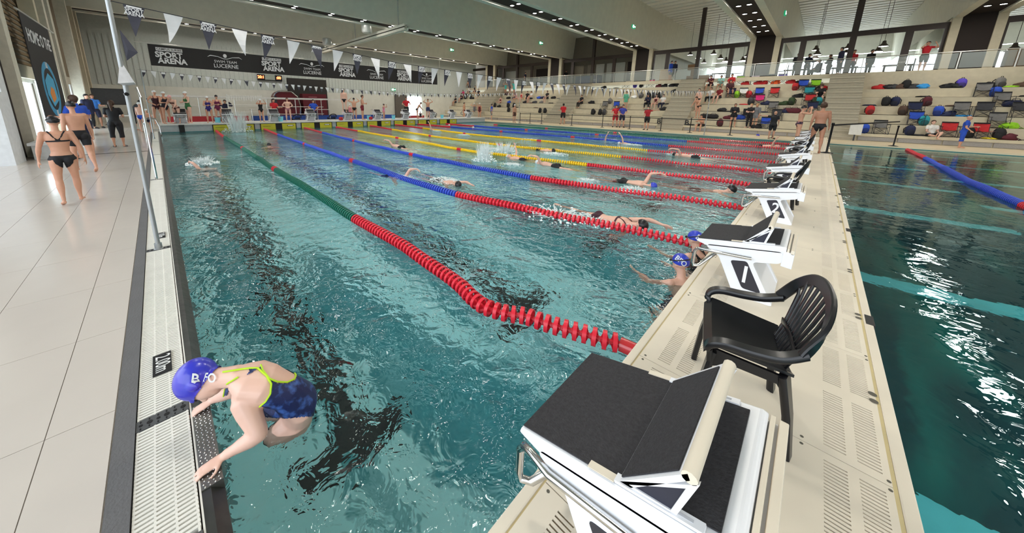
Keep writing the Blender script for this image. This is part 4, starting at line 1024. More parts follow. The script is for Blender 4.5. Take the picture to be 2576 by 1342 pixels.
def proto(pose, female, vox, J=None):
    key = (pose, female, vox)
    if key in PC: return PC[key]
    J = J or skeleton(POSES[pose]); me = remesh(body_mb(J, female), vox, 2 if vox > .012 else 3); me.name = 'body'
    n = len(me.vertices); co = np.zeros(n*3); me.vertices.foreach_get('co', co); co = co.reshape(-1, 3)
    no = np.zeros(n*3); me.vertices.foreach_get('normal', no); no = no.reshape(-1, 3)
    bn = bones(J); D = np.zeros((len(bn), n)); T = np.zeros((len(bn), n))
    for i, (nm, a, b, r) in enumerate(bn):
        a = np.array(a); b = np.array(b); ab = b-a; t = ((co-a)@ab)/(ab@ab); tc_ = np.clip(t, 0, 1)
        D[i] = np.linalg.norm(co-(a+tc_[:, None]*ab), axis=1)-r; T[i] = t
    bi = D.argmin(0); t = T[bi, np.arange(n)]; names_ = np.array([b[0] for b in bn])[bi]
    sl = (co-np.array(J['neck']))@np.array(J['side']); fl_ = (co-np.array(J['neck']))@np.array(J['fwd'])
    hu = (co-np.array(J['head']))@np.array(J['hdir']); hf = (co-np.array(J['head']))@np.array(J['face'])
    r = dict(J=J, me=me, co=co, no=no, nm=names_, t=t, sl=sl, fl=fl_, hu=hu, hf=hf, cache={})
    PC[key] = r; return r
def pre(nm, *p): return np.any([np.char.startswith(nm.astype(str), q) for q in p], axis=0)
def region(P, g):
    nm, t, sl, fl_, hu, hf = P['nm'], P['t'], P['sl'], P['fl'], P['hu'], P['hf']
    pel = nm == 'pelvis'; tor = nm == 'torso'; th = pre(nm, 'th')
    if g == 'brief': return (pel | (tor & (t < .10)) | (th & (t < .07))), .006
    if g == 'jammer': return (pel | (tor & (t < .16)) | (th & (t < .62))), .006
    if g == 'swimsuit': return (pel | (tor & (t < .62)) | (th & (t < .06)) | (tor & (t >= .62) & (t < .8) & ((fl_ > 0) | (abs(sl) < .11))) | (tor & (t >= .8) & (abs(abs(sl)-.085) < .022)) | (tor & (t >= .62) & (fl_ < 0) & (abs(abs(sl)-.10*(t-.6)/.4) < .022))), .005
    if g == 'bikini': return ((pel & True) | (tor & (t < .03)) | (th & (t < .06)) | (tor & (t > .62) & (t < .69)) | (tor & (t >= .69) & (abs(abs(sl)-.012-.26*(t-.69)) < .017)) | (tor & (t > .62) & (t < .8) & (fl_ > .02))), .006
    if g == 'tshirt': return (pel | tor | (pre(nm, 'ua') & (t < .62)) | (th & (t < .05))), .016
    if g == 'shorts': return (pel | (tor & (t < .1)) | (th & (t < .85))), .018
    if g == 'trousers': return (pel | (tor & (t < .1)) | th | (pre(nm, 'sn') & (t < .93))), .016
    if g == 'capri': return (pel | (tor & (t < .1)) | th | (pre(nm, 'sn') & (t < .3))), .018
    if g == 'towel': return (pel | tor | pre(nm, 'ua') | (th & (t < .4))), .035
    if g == 'coat': return (pel | tor | pre(nm, 'ua', 'fa') | (th & (t < .35))), .03
    if g == 'cap': return ((nm == 'head') | (nm == 'neck')) & (hu > .012-hf*-.25), .009
    if g == 'hair': return ((nm == 'head') | (nm == 'neck')) & (((hu > .03) & (hf < .085-(hu < .07)*.03)) | ((hf < -.005) & (hu > -.075))), .014
    if g == 'shoes': return pre(nm, 'ft'), .012
    if g == 'mask': return (nm == 'head') & (hu < -.005) & (hu > -.08) & (hf > .05), .008
def garment(P, g, seed=0):
    if g in P['cache']: return P['cache'][g]
    sel, off = region(P, g); me = P['me']
    vs = P['co']+P['no']*off; keep = [p.vertices[:] for p in me.polygons if all(sel[v] for v in p.vertices)]
    used = sorted({v for f in keep for v in f}); ix = {v: i for i, v in enumerate(used)}
    m = bpy.data.meshes.new(g); m.from_pydata([tuple(vs[v]) for v in used], [], [tuple(ix[v] for v in f) for f in keep])
    if len(used) and g not in ('mask',):
        bm = bmesh.new(); bm.from_mesh(m); be = [e for e in bm.edges if e.is_boundary]
        for _ in range(2):
            new = {}
            for e in be:
                for v in e.verts:
                    nb = [o_.other_vert(v) for o_ in v.link_edges if o_.is_boundary]
                    if len(nb) == 2: new[v] = v.co*.4+(nb[0].co+nb[1].co)*.3
            for v, c in new.items(): v.co = c
        # hem: close the edge against the body
        r = bmesh.ops.extrude_edge_only(bm, edges=be); nv = [v for v in r['geom'] if isinstance(v, bmesh.types.BMVert)]
        bm.normal_update()
        for v in nv: v.co -= v.normal*off if v.normal.length > .1 else Vector((0, 0, 0))
        bm.to_mesh(m); bm.free()
    m.polygons.foreach_set('use_smooth', [True]*len(m.polygons)); m.materials.append(white); m.update()
    P['cache'][g] = m; return m
def setmat(o, m):
    if not o.data.materials: o.data.materials.append(m)
    o.material_slots[0].link = 'OBJECT'; o.material_slots[0].material = m
def person(loc, rz, H, label, pose='stand', female=False, skin=0, wear=(), hair='brown', cap=None, vox=.02, group=None, ponytail=False, origin_foot=True, goggles=False, sc=None, cat='person'):
    P = proto(pose, female, vox); k = H/1.75
    e = empty('person', loc, rz, label, cat, group, sc=sc or k)
    b = ob('body', P['me'], e); setmat(b, SK[skin])
    for g, m in wear:
        o = ob(g, garment(P, g), e); setmat(o, m)
    if cap: o = ob('swim_cap', garment(P, 'cap'), e); setmat(o, cap)
    elif hair: o = ob('hair', garment(P, 'hair'), e); setmat(o, hairm[hair])
    J = P['J']
    if 'eyes' not in P['cache']:
        hs = J['hdir'].cross(J['face']); mb = MB()
        for q in (-1, 1): mb.ball(tuple(J['head']+J['hdir']*.012+J['face']*.086+hs*(q*.031)), (.009, .009, .008), 8, 6)
        P['cache']['eyes'] = mb.mesh('eyes', eyem, True)
    ob('eyes', P['cache']['eyes'], e)
    if ponytail or goggles:
        key = 'pony' if ponytail else 'gog'
        if key not in P['cache']:
            hs = J['hdir'].cross(J['face'])
            if ponytail:
                a = J['head']-J['face']*.10-J['hdir']*.0; mb = MB().tube([a+J['hdir']*.03, a-J['face']*.03, a-J['hdir']*.12-J['face']*.03, a-J['hdir']*.3+J['face']*.0], [.03, .045, .05, .018], 10)
            else:
                mb = MB(); pts = []
                for q in range(17):
                    t = 2*PI*q/16; pts.append(J['head']+J['hdir']*(.05+.02*-math.cos(t))+J['face']*(.108*math.cos(t)-.01)+hs*(.09*math.sin(t)))
                mb.tube(pts, .007, 6)
                for q in (-1, 1): mb.ball(tuple(J['head']+J['hdir']*.035+J['face']*.102+hs*(q*.034)), (.02, .024, .016), 10, 6)
            P['cache'][key] = mb.mesh(key, eyem, True)
        o = ob('ponytail' if ponytail else 'goggles', P['cache'][key], e)
        if ponytail: setmat(o, hairm[hair or 'brown'])
    return e
D = dict
POSES = D(
 stand=D(), walk=D(thL=(.28, .05, -1), snL=(-.05, .02, -1), thR=(-.12, -.05, -1), snR=(-.42, 0, -1), ftR=(.8, -.1, -.8), uaL=(-.18, .16, -1), faL=(.1, .06, -1), uaR=(.12, -.2, -1), faR=(.25, -.1, -1), pel=(0, 0, .925)),
 walk2=D(thL=(-.1, .04, -1), snL=(-.3, 0, -1), thR=(.16, -.04, -1), snR=(.0, 0, -1), uaL=(.05, .3, -1), faL=(.1, .15, -1), uaR=(-.02, -.3, -1), faR=(.15, -.12, -1), pel=(0, 0, .93), ftL=(.9, .1, -.6)),
 talk=D(uaL=(.3, .25, -1), faL=(1, .25, .1), uaR=(.05, -.15, -1), faR=(.7, -.1, -.7), thL=(.05, .12, -1), thR=(0, -.1, -1)),
 cross=D(uaL=(.25, .25, -1), faL=(.75, -.75, .1), uaR=(.25, -.25, -1), faR=(.75, .75, .0), thL=(.02, .08, -1), thR=(0, -.06, -1)),
 akimbo=D(uaL=(-.1, .75, -1), faL=(.35, -.9, -.6), uaR=(-.1, -.75, -1), faR=(.35, .9, -.6), thL=(.0, .12, -1), thR=(0, -.12, -1)),
 hands_head=D(uaL=(.3, 1, .35), faL=(.1, -.75, .75), uaR=(.3, -1, .35), faR=(.1, .75, .75)),
 goggles_up=D(uaL=(.65, .5, -.1), faL=(.1, -.55, .9), uaR=(.65, -.5, -.1), faR=(.1, .55, .9)),
 point=D(uaL=(.1, 1, .15), faL=(.1, 1, .1), uaR=(.1, -.2, -1), faR=(.5, .1, -.7)),
 lean=D(spine=(.55, 0, .9), uaL=(.5, .2, -1), faL=(.7, -.1, -.7), uaR=(.5, -.2, -1), faR=(.7, .1, -.7), face=(.8, 0, -.5)),
 crouch=D(pel=(-.15, 0, .50), spine=(.75, 0, .75), thL=(.9, .25, .25), snL=(-.45, 0, -1), thR=(.9, -.25, .25), snR=(-.45, 0, -1), uaL=(.6, .1, -.9), faL=(.6, -.1, -.9), uaR=(.6, -.1, -.9), faR=(.6, .1, -.9)),
 sit=D(pel=(0, 0, .10), spine=(-.02, 0, 1), thL=(1, .12, .0), snL=(.12, 0, -1), thR=(1, -.12, .0), snR=(.05, 0, -1), uaL=(.4, .12, -1), faL=(.8, -.2, -.35), uaR=(.4, -.12, -1), faR=(.8, .2, -.35), head=(.25, 0, 1)),
 sit_lean=D(pel=(0, 0, .10), spine=(.35, 0, 1), thL=(1, .15, .05), snL=(.0, 0, -1), thR=(1, -.15, .05), snR=(.1, 0, -1), uaL=(.6, .1, -1), faL=(.9, -.2, .2), uaR=(.6, -.1, -1), faR=(.9, .2, .2), head=(.45, 0, 1), face=(.9, 0, -.4)),
 sit_floor=D(pel=(0, 0, .10), spine=(-.1, 0, 1), thL=(.9, .35, .45), snL=(.55, -.5, -.7), thR=(1, -.2, .05), snR=(1, .1, -.05), uaL=(.3, .12, -1), faL=(.9, -.2, -.1), uaR=(.3, -.12, -1), faR=(.9, .1, -.2), ftR=(.5, 0, .9)),
 # in the water, lying along +x, face down
 crawl=D(pel=(0, 0, -.02), spine=(1, 0, .06), side=(0, 1, .25), hipside=(0, 1, .1), head=(1, 0, .05), face=(.25, -.3, -1), uaL=(.25, .55, .95), faL=(1, .35, .15), haL=(1, .1, -.55), uaR=(.7, -.1, -.9), faR=(-.2, 0, -1), thL=(-1, .05, .02), snL=(-1, 0, .0), thR=(-1, -.05, -.18), snR=(-1, 0, -.05), ftL=(-1, 0, -.2), ftR=(-1, 0, -.2)),
 crawl_reach=D(pel=(0, 0, -.06), spine=(1, 0, .1), side=(0, 1, .15), hipside=(0, 1, .1), head=(1, 0, .15), face=(.3, -.4, -1), uaL=(1, .35, .22), faL=(1, -.15, -.08), uaR=(.2, -.15, -1), faR=(-.7, 0, -1), thL=(-1, .05, .0), snL=(-1, 0, .08), thR=(-1, -.05, -.15), snR=(-1, 0, -.05), ftL=(-1, 0, .1), ftR=(-1, 0, -.2)),
 crawl_high=D(pel=(0, 0, -.08), spine=(1, 0, .08), side=(0, 1, .5), hipside=(0, 1, .2), head=(1, 0, .05), face=(.25, -.5, -1), uaL=(.1, .25, 1), faL=(.55, .15, 1), haL=(.8, 0, .6), uaR=(1, -.1, -.3), faR=(1, 0, -.2), thL=(-1, .05, .0), snL=(-1, 0, .05), thR=(-1, -.05, -.15), snR=(-1, 0, -.05), ftL=(-1, 0, -.2), ftR=(-1, 0, -.2)),
 back=D(pel=(0, 0, -.05), spine=(1, 0, .04), side=(0, -1, 0), hipside=(0, -1, 0), head=(1, 0, .2), face=(.0, 0, 1), uaL=(.2, -.3, 1), faL=(.5, -.1, 1), uaR=(-.7, .3, -.2), faR=(-1, .1, -.1), thL=(-1, -.05, -.05), snL=(-1, 0, .0), thR=(-1, .05, -.1), snR=(-1, 0, 0), ftL=(-1, 0, .5), ftR=(-1, 0, .3)),
 breast=D(pel=(0, 0, -.25), spine=(1, 0, .42), side=(0, 1, 0), head=(1, 0, .7), face=(1, 0, -.15), uaL=(.8, .6, -.4), faL=(1, -.4, -.2), uaR=(.8, -.6, -.4), faR=(1, .4, -.2), thL=(-1, .1, -.1), snL=(-1, 0, .0), thR=(-1, -.1, -.1), snR=(-1, 0, 0), ftL=(-1, 0, 0), ftR=(-1, 0, 0)),
 float_=D(pel=(-.1, 0, -.62), spine=(.15, 0, 1), thL=(.5, .2, -1), snL=(-.3, 0, -1), thR=(.3, -.2, -1), snR=(-.5, 0, -1), uaL=(.8, .6, -.55), faL=(.9, -.1, .1), uaR=(.8, -.6, -.55), faR=(.9, .2, .1)),
 hang=D(pel=(-.25, 0, -.60), spine=(.18, 0, 1), thL=(.5, .2, -1), snL=(-.5, 0, -1), thR=(.4, -.2, -1), snR=(-.5, 0, -1), uaL=(.9, .45, .1), faL=(1, .1, .55), uaR=(.9, -.45, .1), faR=(1, -.1, .55)),
 dive=D(pel=(0, 0, .5), spine=(1, 0, -.3), head=(1, 0, -.3), face=(.3, 0, -1), uaL=(1, .1, -.2), faL=(1, -.1, -.35), uaR=(1, -.1, -.2), faR=(1, .1, -.35), thL=(-1, .05, .1), snL=(-1, 0, .3), thR=(-1, -.05, .1), snR=(-1, 0, .3), ftL=(-1, 0, 0), ftR=(-1, 0, 0)),
)
CAM_XY = (CAM.x, CAM.y)
def toward(p, ang=0): return math.atan2(CAM.y-p[1], CAM.x-p[0])+math.radians(ang)   # 0: faces the camera
def stand_at(px, fy, hy, z, ang, label, **k):
    """feet at pixel (px, fy), top of the head at pixel row hy"""
    p = at(px, fy, z) if 'Y' not in k and 'X' not in k else (onY(px, fy, k.pop('Y')) if 'Y' in k else onX(px, fy, k.pop('X')))
    if z == 0: p.z = .42
    if z == .03 and p.y > 29.2 and p.x > -25: p = onY(px, fy, 29.3); p.z = z
    H = k.pop('H', None) or min(2.0, max(1.2, tall(p, hy)))
    J = proto(k.get('pose', 'stand'), k.get('female', False), k.get('vox', .02))['J']
    q = person((p.x, p.y, p.z), toward(p, ang), H, label, **k)
    # put the lower foot on the ground
    lo = min(v for v in (PC[(k.get('pose', 'stand'), k.get('female', False), k.get('vox', .02))]['co'][:, 2].min(),))
    q.location.z = p.z-lo*q.scale[0]+.001
    return q
blk = fab(20, 20, 26); red_ = fab(190, 26, 40); blue_ = fab(34, 78, 190); navy_ = fab(26, 30, 60); teal_ = fab(70, 196, 190); grey_ = fab(110, 112, 118); white_ = fab(226, 224, 220); dred = fab(90, 22, 34); skyb = fab(60, 130, 220)
capw = mat('cap_white', srgb(226, 230, 232), .4); capb = mat('cap_black', srgb(22, 22, 26), .35); capblue = mat('cap_blue', srgb(48, 66, 190), .35); cappink = mat('cap_pink', srgb(230, 170, 170), .4)
# ---- people on the left deck
stand_at(186, 512, 300, .03, 180, 'girl in a black two-piece swimsuit walking away along the left deck', pose='walk2', female=True, skin=1, wear=[('bikini', blk)], cap=capb, vox=.011, goggles=True, H=1.40)
stand_at(220, 434, 262, .03, 195, 'bare-chested boy in black knee-length trunks walking ahead of the girl in black', pose='walk', skin=1, wear=[('jammer', blk)], cap=capb, vox=.011)
stand_at(222, 398, 235, .03, 215, 'bearded man in a blue shirt pointing, behind the boy in trunks', pose='talk', skin=1, wear=[('tshirt', blue_), ('shorts', navy_), ('shoes', blk)], hair='brown', vox=.016, H=1.8)
stand_at(302, 370, 254, .03, 170, 'woman with long hair in black shirt and capri trousers standing right of the pointing man', pose='cross', female=True, skin=1, wear=[('tshirt', blk), ('capri', blk), ('shoes', grey_)], hair='brown', ponytail=True, vox=.014)
stand_at(248, 322, 234, .03, 10, 'man in a bright blue shirt standing behind the white tables', pose='talk', skin=2, wear=[('tshirt', skyb), ('shorts', navy_), ('shoes', blk)], hair='brown', vox=.018)
stand_at(233, 324, 238, .03, 40, 'man in a dark jacket beside the bright blue shirt', pose='stand', skin=1, wear=[('coat', navy_), ('trousers', blk), ('shoes', blk)], hair='black')
stand_at(226, 352, 262, .03, 200, 'person in blue half hidden behind the pointing man', pose='talk', skin=1, wear=[('tshirt', blue_), ('shorts', navy_)], hair='brown')
stand_at(342, 328, 248, .03, 100, 'person in black sportswear standing behind the tall flag pole', pose='lean', female=True, skin=1, wear=[('coat', blk), ('capri', blk)], hair='black')
stand_at(362, 332, 258, .03, 150, 'child in blue swim briefs and white cap by the left pool edge', pose='stand', skin=0, wear=[('brief', blue_)], cap=capw)
stand_at(377, 334, 270, .03, 20, 'small child standing by the chrome ladder at the left corner', pose='cross', skin=1, wear=[('brief', navy_)], cap=capw, H=1.25)
t = empty('table', (-30.2, -.9, .03), 0, 'long white folding table with officials around it at the far left', 'table')
MB().box(-.35, .35, -1.0, 1.2, .72, .76).build('table_top', pwht, t)
for x in (-.3, .3):
    for y in (-.9, 1.1): MB().tube([(x, y, 0), (x, y, .72)], .022, 6).build('leg', railm, t)
MB().box(-.1, .2, -.7, -.3, .76, .8).build('papers', None, None, loc=(-30.2, -.9, .03), label='stack of papers on the long white table', cat='papers').data.materials.append(white_)
# ---- people on the far platform (feet on z .42)
FP = [(400, 303, 228, 'akimbo', 1, 10, 'swimsuit', fab(60, 24, 34), 'w', 'leftmost girl on the far platform, dark red swimsuit and grey cap, turned sideways'),
(421, 303, 231, 'cross', 1, 30, 'swimsuit', fab(34, 30, 44), 'w', 'girl in a dark swimsuit and grey cap, second from the left on the far platform'),
(447, 300, 236, 'lean', 1, -30, 'bikini', fab(70, 30, 30), 'p', 'girl with a pink cap bending over the first far starting block'),
(478, 302, 231, 'cross', 1, -60, 'swimsuit', fab(60, 120, 70), 'w', 'girl in a green swimsuit with a red bag, right of the first far block'),
(529, 303, 243, 'cross', 1, 0, 'swimsuit', fab(50, 36, 120), 'w', 'girl in a purple swimsuit and white cap between the first two far blocks'),
(552, 303, 240, 'cross', 1, 10, 'swimsuit', fab(110, 30, 70), 'b', 'girl in a maroon striped swimsuit with a dark cap on the far platform'),
(659, 301, 250, 'goggles_up', 1, 20, 'swimsuit', fab(24, 22, 26), 'w', 'girl in a black swimsuit adjusting her goggles left of the red shirt'),
(727, 302, 247, 'akimbo', 0, 10, 'brief', fab(180, 120, 130), None, 'bare-chested boy with a pink towel right of the red shirt'),
(882, 300, 262, 'stand', 1, 180, 'swimsuit', fab(200, 120, 130), 'w', 'child in a pink swimsuit right of the boy standing on a far block'),
(893, 300, 247, 'hands_head', 0, 180, 'brief', fab(20, 18, 22), 'b', 'boy seen from behind in black briefs with his hands at his head'),
(913, 300, 240, 'cross', 0, 80, 'jammer', fab(120, 24, 40), None, 'bare-chested boy in dark red shorts seen from the side'),
(966, 297, 262, 'goggles_up', 1, 60, 'swimsuit', fab(220, 130, 160), 'b', 'girl in a pink swimsuit fixing her goggles'),
(1050, 297, 255, 'lean', 0, 100, 'brief', fab(24, 22, 30), None, 'boy in dark briefs bending right of the big red shirt'),
(1077, 297, 250, 'hands_head', 0, 10, 'jammer', fab(40, 50, 90), None, 'boy with raised arms in navy trunks at the far platform'),
(1058, 300, 279, 'crouch', 1, 180, 'swimsuit', fab(30, 30, 40), None, 'small girl in black crouching on the far platform')]
for px, fy, hy, pose, fem, ang, g_, m_, cp, lb_ in FP:
    stand_at(px, fy, hy, 0, ang, lb_, X=XE-.45 if pose != 'crouch' else XE-.3, pose=pose, female=bool(fem), skin=rnd.randrange(2), wear=[(g_, m_)], cap={'w': capw, 'b': capb, 'p': cappink, None: None}[cp], hair='brown', vox=.02)
def onplat(px, hy, pose, ang, lb_, z=.42, X=XE-.9, **k):
    d = onX(px, 290, X); p = Vector((X, d.y, z)); H = min(1.95, max(1.3, tall(p, hy)))
    q = person(p, toward(p, ang), H, lb_, pose=pose, **k); P_ = PC[(pose, k.get('female', False), .02)]
    q.location.z = z-P_['co'][:, 2].min()*q.scale[0]; return q
onplat(868, 224, 'stand', 0, 'boy in black briefs standing up on the fifth far starting block', z=.42+.62, X=XE-.55, skin=0, wear=[('brief', blk)], hair='brown')
onplat(691, 245, 'talk', 30, 'official in a red shirt behind the third far block', z=.03, X=XE-2.8, skin=1, wear=[('tshirt', red_), ('trousers', blk)], hair='black')
onplat(790, 248, 'akimbo', 20, 'official in a blue shirt behind the fourth far block', z=.03, X=XE-2.8, skin=1, wear=[('tshirt', blue_), ('trousers', navy_)], hair='black')
onplat(1023, 243, 'akimbo', 0, 'stout official in a red and black shirt by the far doorway', z=.42, X=XE-1.3, skin=1, wear=[('tshirt', red_), ('shorts', blk)], hair='brown')
onplat(570, 252, 'goggles_up', 0, 'person in dark clothes behind the second far block', z=.03, X=XE-2.7, female=True, skin=1, wear=[('coat', navy_)], hair='black')
# ---- people along the stand side deck
SD = [(1167, 300, 255, 'stand', 0, 60, [('brief', dred)], None, 'slim boy in dark red briefs at the right end of the far platform'),
(1193, 298, 252, 'hands_head', 1, 180, [('swimsuit', grey_)], 'w', 'girl in grey with a white cap near the far right corner block'),
(1206, 300, 257, 'stand', 1, 180, [('swimsuit', dred)], 'w', 'girl in a dark red swimsuit with a white cap beside the girl in grey'),
(1236, 303, 262, 'stand', 0, 90, [('tshirt', blue_), ('shorts', grey_)], None, 'child in a blue shirt by the far right tables'),
(1293, 310, 263, 'stand', 0, 40, [('jammer', fab(90, 60, 50))], 'w', 'lone swimmer in brown trunks and white cap on the far right deck'),
(1415, 313, 261, 'talk', 0, 200, [('tshirt', red_), ('shorts', blk), ('shoes', blk)], None, 'official in a red shirt and black shorts behind the belt barrier'),
(1546, 317, 265, 'akimbo', 0, 10, [('tshirt', fab(200, 40, 50)), ('shorts', fab(170, 30, 40)), ('shoes', blk)], None, 'official all in red standing with hands on hips'),
(1563, 317, 264, 'akimbo', 0, 20, [('tshirt', fab(60, 70, 170)), ('shorts', navy_), ('shoes', blk)], None, 'official in a blue shirt beside the official all in red'),
(1625, 327, 268, 'point', 0, -20, [('tshirt', fab(170, 30, 40)), ('shorts', blk), ('mask', white_), ('shoes', blk)], None, 'masked official in a dark red shirt gesturing in front of the stands'),
(1938, 350, 281, 'point', 0, 165, [('tshirt', blk), ('shorts', blk), ('shoes', blk)], None, 'bald official in black pointing, seen from behind at the bulkhead end'),
(2412, 372, 293, 'talk', 0, 90, [('tshirt', blue_), ('capri', blue_)], None, 'bald man in blue overalls standing on the far right deck')]
for px, fy, hy, pose, fem, ang, wr_, cp, lb_ in SD:
    stand_at(px, fy, hy, .03, ang, lb_, pose=pose, female=bool(fem), skin=1, wear=wr_, cap={'w': capw, None: None}[cp], hair=None if 'bald' in lb_ else 'black', vox=.016 if px > 1900 else .02)
# two swimmers on the bulkhead
stand_at(2046, 385, 262, .30, 185, 'tall man in black briefs standing on the bulkhead, seen from behind', pose='walk', skin=2, wear=[('brief', blk)], hair='brown', vox=.012)
stand_at(2001, 360, 267, .30, 100, 'swimmer in dark patterned briefs and cap standing left of the tall man', pose='goggles_up', skin=1, wear=[('brief', mat('brief_pattern', srgb(40, 30, 50), .7, col2=srgb(140, 90, 110), scale=14, thr=(.5, .6)))], cap=capb, vox=.014)
# ---- in the water
def swim(px, py, pose, dirx, lb_, z=-.06, dz=.0, rzoff=0, cap=capb, wear=(('jammer', blk),), skin=0, vox=.02, female=False, H=1.6, at_head=True):
    p = at(px, py, z+.05); P_ = proto(pose, female, vox); k = H/1.75; rz = (0 if dirx > 0 else PI)+rzoff
    off = Matrix.Rotation(rz, 3, 'Z') @ (P_['J']['head']*k)
    q = person((p.x-off.x, p.y-off.y, z+dz), rz, H, lb_, pose=pose, skin=skin, wear=list(wear), cap=cap, vox=vox, female=female, hair=None if cap else 'brown')
    return q
swim(1610, 566, 'crawl_reach', 1, 'swimmer in a black cap reaching forward in the lane beside block 1', wear=(('bikini', fab(60, 24, 40)),), female=True, vox=.013, dz=.02)
swim(1640, 463, 'crawl', 1, 'swimmer in a blue cap with a bent arm in the lane of block 2', cap=capblue, vox=.016, dz=-.03)
swim(1838, 480, 'breast', 1, 'swimmer in a black cap lying flat in front of starting block 3', vox=.016, dz=.02)
swim(1150, 460, 'crawl_reach', 1, 'swimmer in dark shorts beyond the blue part of the second rope', vox=.016, dz=-.03, wear=(('jammer', blk),))
swim(1015, 446, 'crawl', 1, 'swimmer with a bent arm near the left of the third lane', vox=.02, cap=capw, dz=-.08)
swim(1355, 408, 'crawl', -1, 'swimmer below the nearest yellow rope', cap=capw)
swim(1085, 325, 'crawl_high', -1, 'swimmer with one arm raised straight up at the far yellow ropes', cap=capw, H=1.8)
swim(1280, 392, 'back', -1, 'backstroke swimmer in a splash between the yellow ropes', cap=capw)
swim(1390, 378, 'crawl_reach', 1, 'swimmer with an arm stretched by the middle yellow rope', cap=capb)
swim(1560, 358, 'crawl_high', -1, 'distant swimmer with a raised arm beyond the yellow ropes', cap=capw)
swim(1700, 388, 'crawl', -1, 'swimmer in a white splash between red rope ends', cap=capb)
swim(1535, 352, 'back', 1, 'backstroke swimmer near the blue ropes', cap=capw)
swim(1665, 327, 'crawl_high', 1, 'swimmer with a lifted arm close to the far pool edge', cap=capb)
swim(990, 365, 'crawl', -1, 'swimmer with a pale bent arm beyond the third rope', cap=capb)
swim(677, 366, 'float_', 1, 'swimmer with a black cap, only the head above the water, near the second rope', cap=capb, vox=.016, dz=-.02)
swim(520, 415, 'crawl', -1, 'splashing swimmer in the lane nearest the left edge', cap=None, vox=.018, dz=-.12)
for px, py, lb_ in ((704, 312, 'boy holding the far wall with a lifted arm beside the third touch pad'), (720, 313, 'second swimmer resting at the third touch pad'), (825, 308, 'bare swimmer in a white cap at the fourth touch pad'), (851, 310, 'swimmer in a white cap beside the bare one at the fourth touch pad'), (550, 312, 'child in a white cap at the second touch pad'), (997, 306, 'swimmer at the sixth touch pad'), (1018, 307, 'swimmer in a white cap near the sixth touch pad'), (1130, 318, 'swimmer in a white cap between far rope ends'), (1190, 324, 'white capped swimmer in open water near the far corner'), (1906, 344, 'swimmer at the near end of the farthest lane with one arm up')):
    swim(px, py, 'hang' if px < 1100 else 'float_', -1 if px < 1500 else 1, lb_, cap=capblue if px > 1900 else capw, dz=.05)
swim(1955, 368, 'back', 1, 'swimmer with a pink cap holding on below the far starting blocks', cap=cappink, dz=.02)
# ================================================================ foreground swimmer, girls at block 1
from mathutils.bvhtree import BVHTree
def raycast(bvh, x, y, off=.002):
    d = (fw + rt*((x-PX0)/F_PX) - up*((y-PY0)/F_PX)).normalized()
    h = bvh.ray_cast(CAM, d)
    return (h[0]+h[1]*off, h[1]) if h[0] is not None else (None, None)
def inpoly(x, y, poly):
    c = False; n = len(poly)
    for i in range(n):
        x0, y0 = poly[i]; x1, y1 = poly[(i+1) % n]
        if (y0 > y) != (y1 > y) and x < (x1-x0)*(y-y0)/(y1-y0)+x0: c = not c
    return c
hero = empty('person', (-1.25, .6, 0), 0, 'swimmer in navy swimsuit with lime straps leaning on the left pool edge', 'person')
O = Vector((-1.25, .6, 0))
mb = MB()
def A(x, y, z): return at(x, y, z)
neck = A(592, 945, .32); head = A(508, 957, .30); chest = A(668, 965, .27); waist = A(718, 985, .19); pel = A(752, 1010, .08); pel2 = A(748, 1040, -.06)
X1 = Vector((1, -.15, -.12)).normalized()
shN = A(612, 1008, .24); shF = A(636, 938, .29); elN = A(652, 1092, .10); wrN = A(566, 1146, .045); haN = A(520, 1178, .035)
elF = A(585, 985, .12); wrF = A(540, 1003, .055); haF = A(500, 1030, .03)
etube(mb, [pel2, pel, waist, chest, chest.lerp(neck, .45), neck.lerp(chest, .12), neck], [(.115, .085), (.12, .09), (.098, .078), (.115, .085), (.12, .075), (.08, .05), (.05, .045)], X1, 18)
etube(mb, [shN, chest.lerp(neck, .55), shF], [(.055, .05), (.07, .065), (.05, .045)], Vector((0, .5, -.3)), 14)
limb(mb, shN, elN, [.06, .058, .05, .042], 12); limb(mb, elN, wrN, [.04, .041, .034, .026, .024], 12)
mb.ball(tuple(elN), .04, 12, 8)
limb(mb, shF, elF, [.052, .05, .042], 12); limb(mb, elF, wrF, [.036, .034, .026], 12)
for wr, ha, sd in ((wrN, haN, -1), (wrF, haF, 1)): hand(mb, wr, ha, Vector((0, 0, -1)), True, .80, .35, sd)
# thighs going under her into the water
for q, kn in ((1, A(690, 1110, -.14)), (-1, A(640, 1060, -.2))): limb(mb, pel2+X1*(q*.06), kn, [.085, .082, .065], 12)
# head
h = (head-neck).normalized(); h = (h+Vector((-.1, -.25, .05))).normalized(); f = Vector((.12, -.35, -.93)); f = (f-h*f.dot(h)).normalized(); hs = h.cross(f).normalized()*-1
def hb(du, df, r, ds=0, k=.92):
    c = head+(h*du+f*df+hs*ds)*k; m2 = MB().ball((0, 0, 0), [a*k for a in r], 18, 14); R = Matrix((f, hs, h)).transposed(); mb.add([R @ Vector(v)+c for v in m2.v], m2.f)
limb(mb, neck.lerp(chest, .1), neck.lerp(head, .75), [.056, .05, .052], 12)
hb(.03, -.012, (.105, .086, .10)); hb(-.02, .03, (.07, .068, .085)); hb(-.07, .055, (.034, .042, .03)); hb(-.012, .103, (.018, .013, .022)); hb(.015, .094, (.012, .01, .032)); hb(-.048, .09, (.011, .024, .008)); hb(-.06, .086, (.011, .021, .007))
for q in (-1, 1): hb(-.012, -.008, (.022, .01, .03), q*.083); hb(.022, .08, (.018, .02, .008), q*.03)
mb.v = [tuple(Vector(v)-O) for v in mb.v]
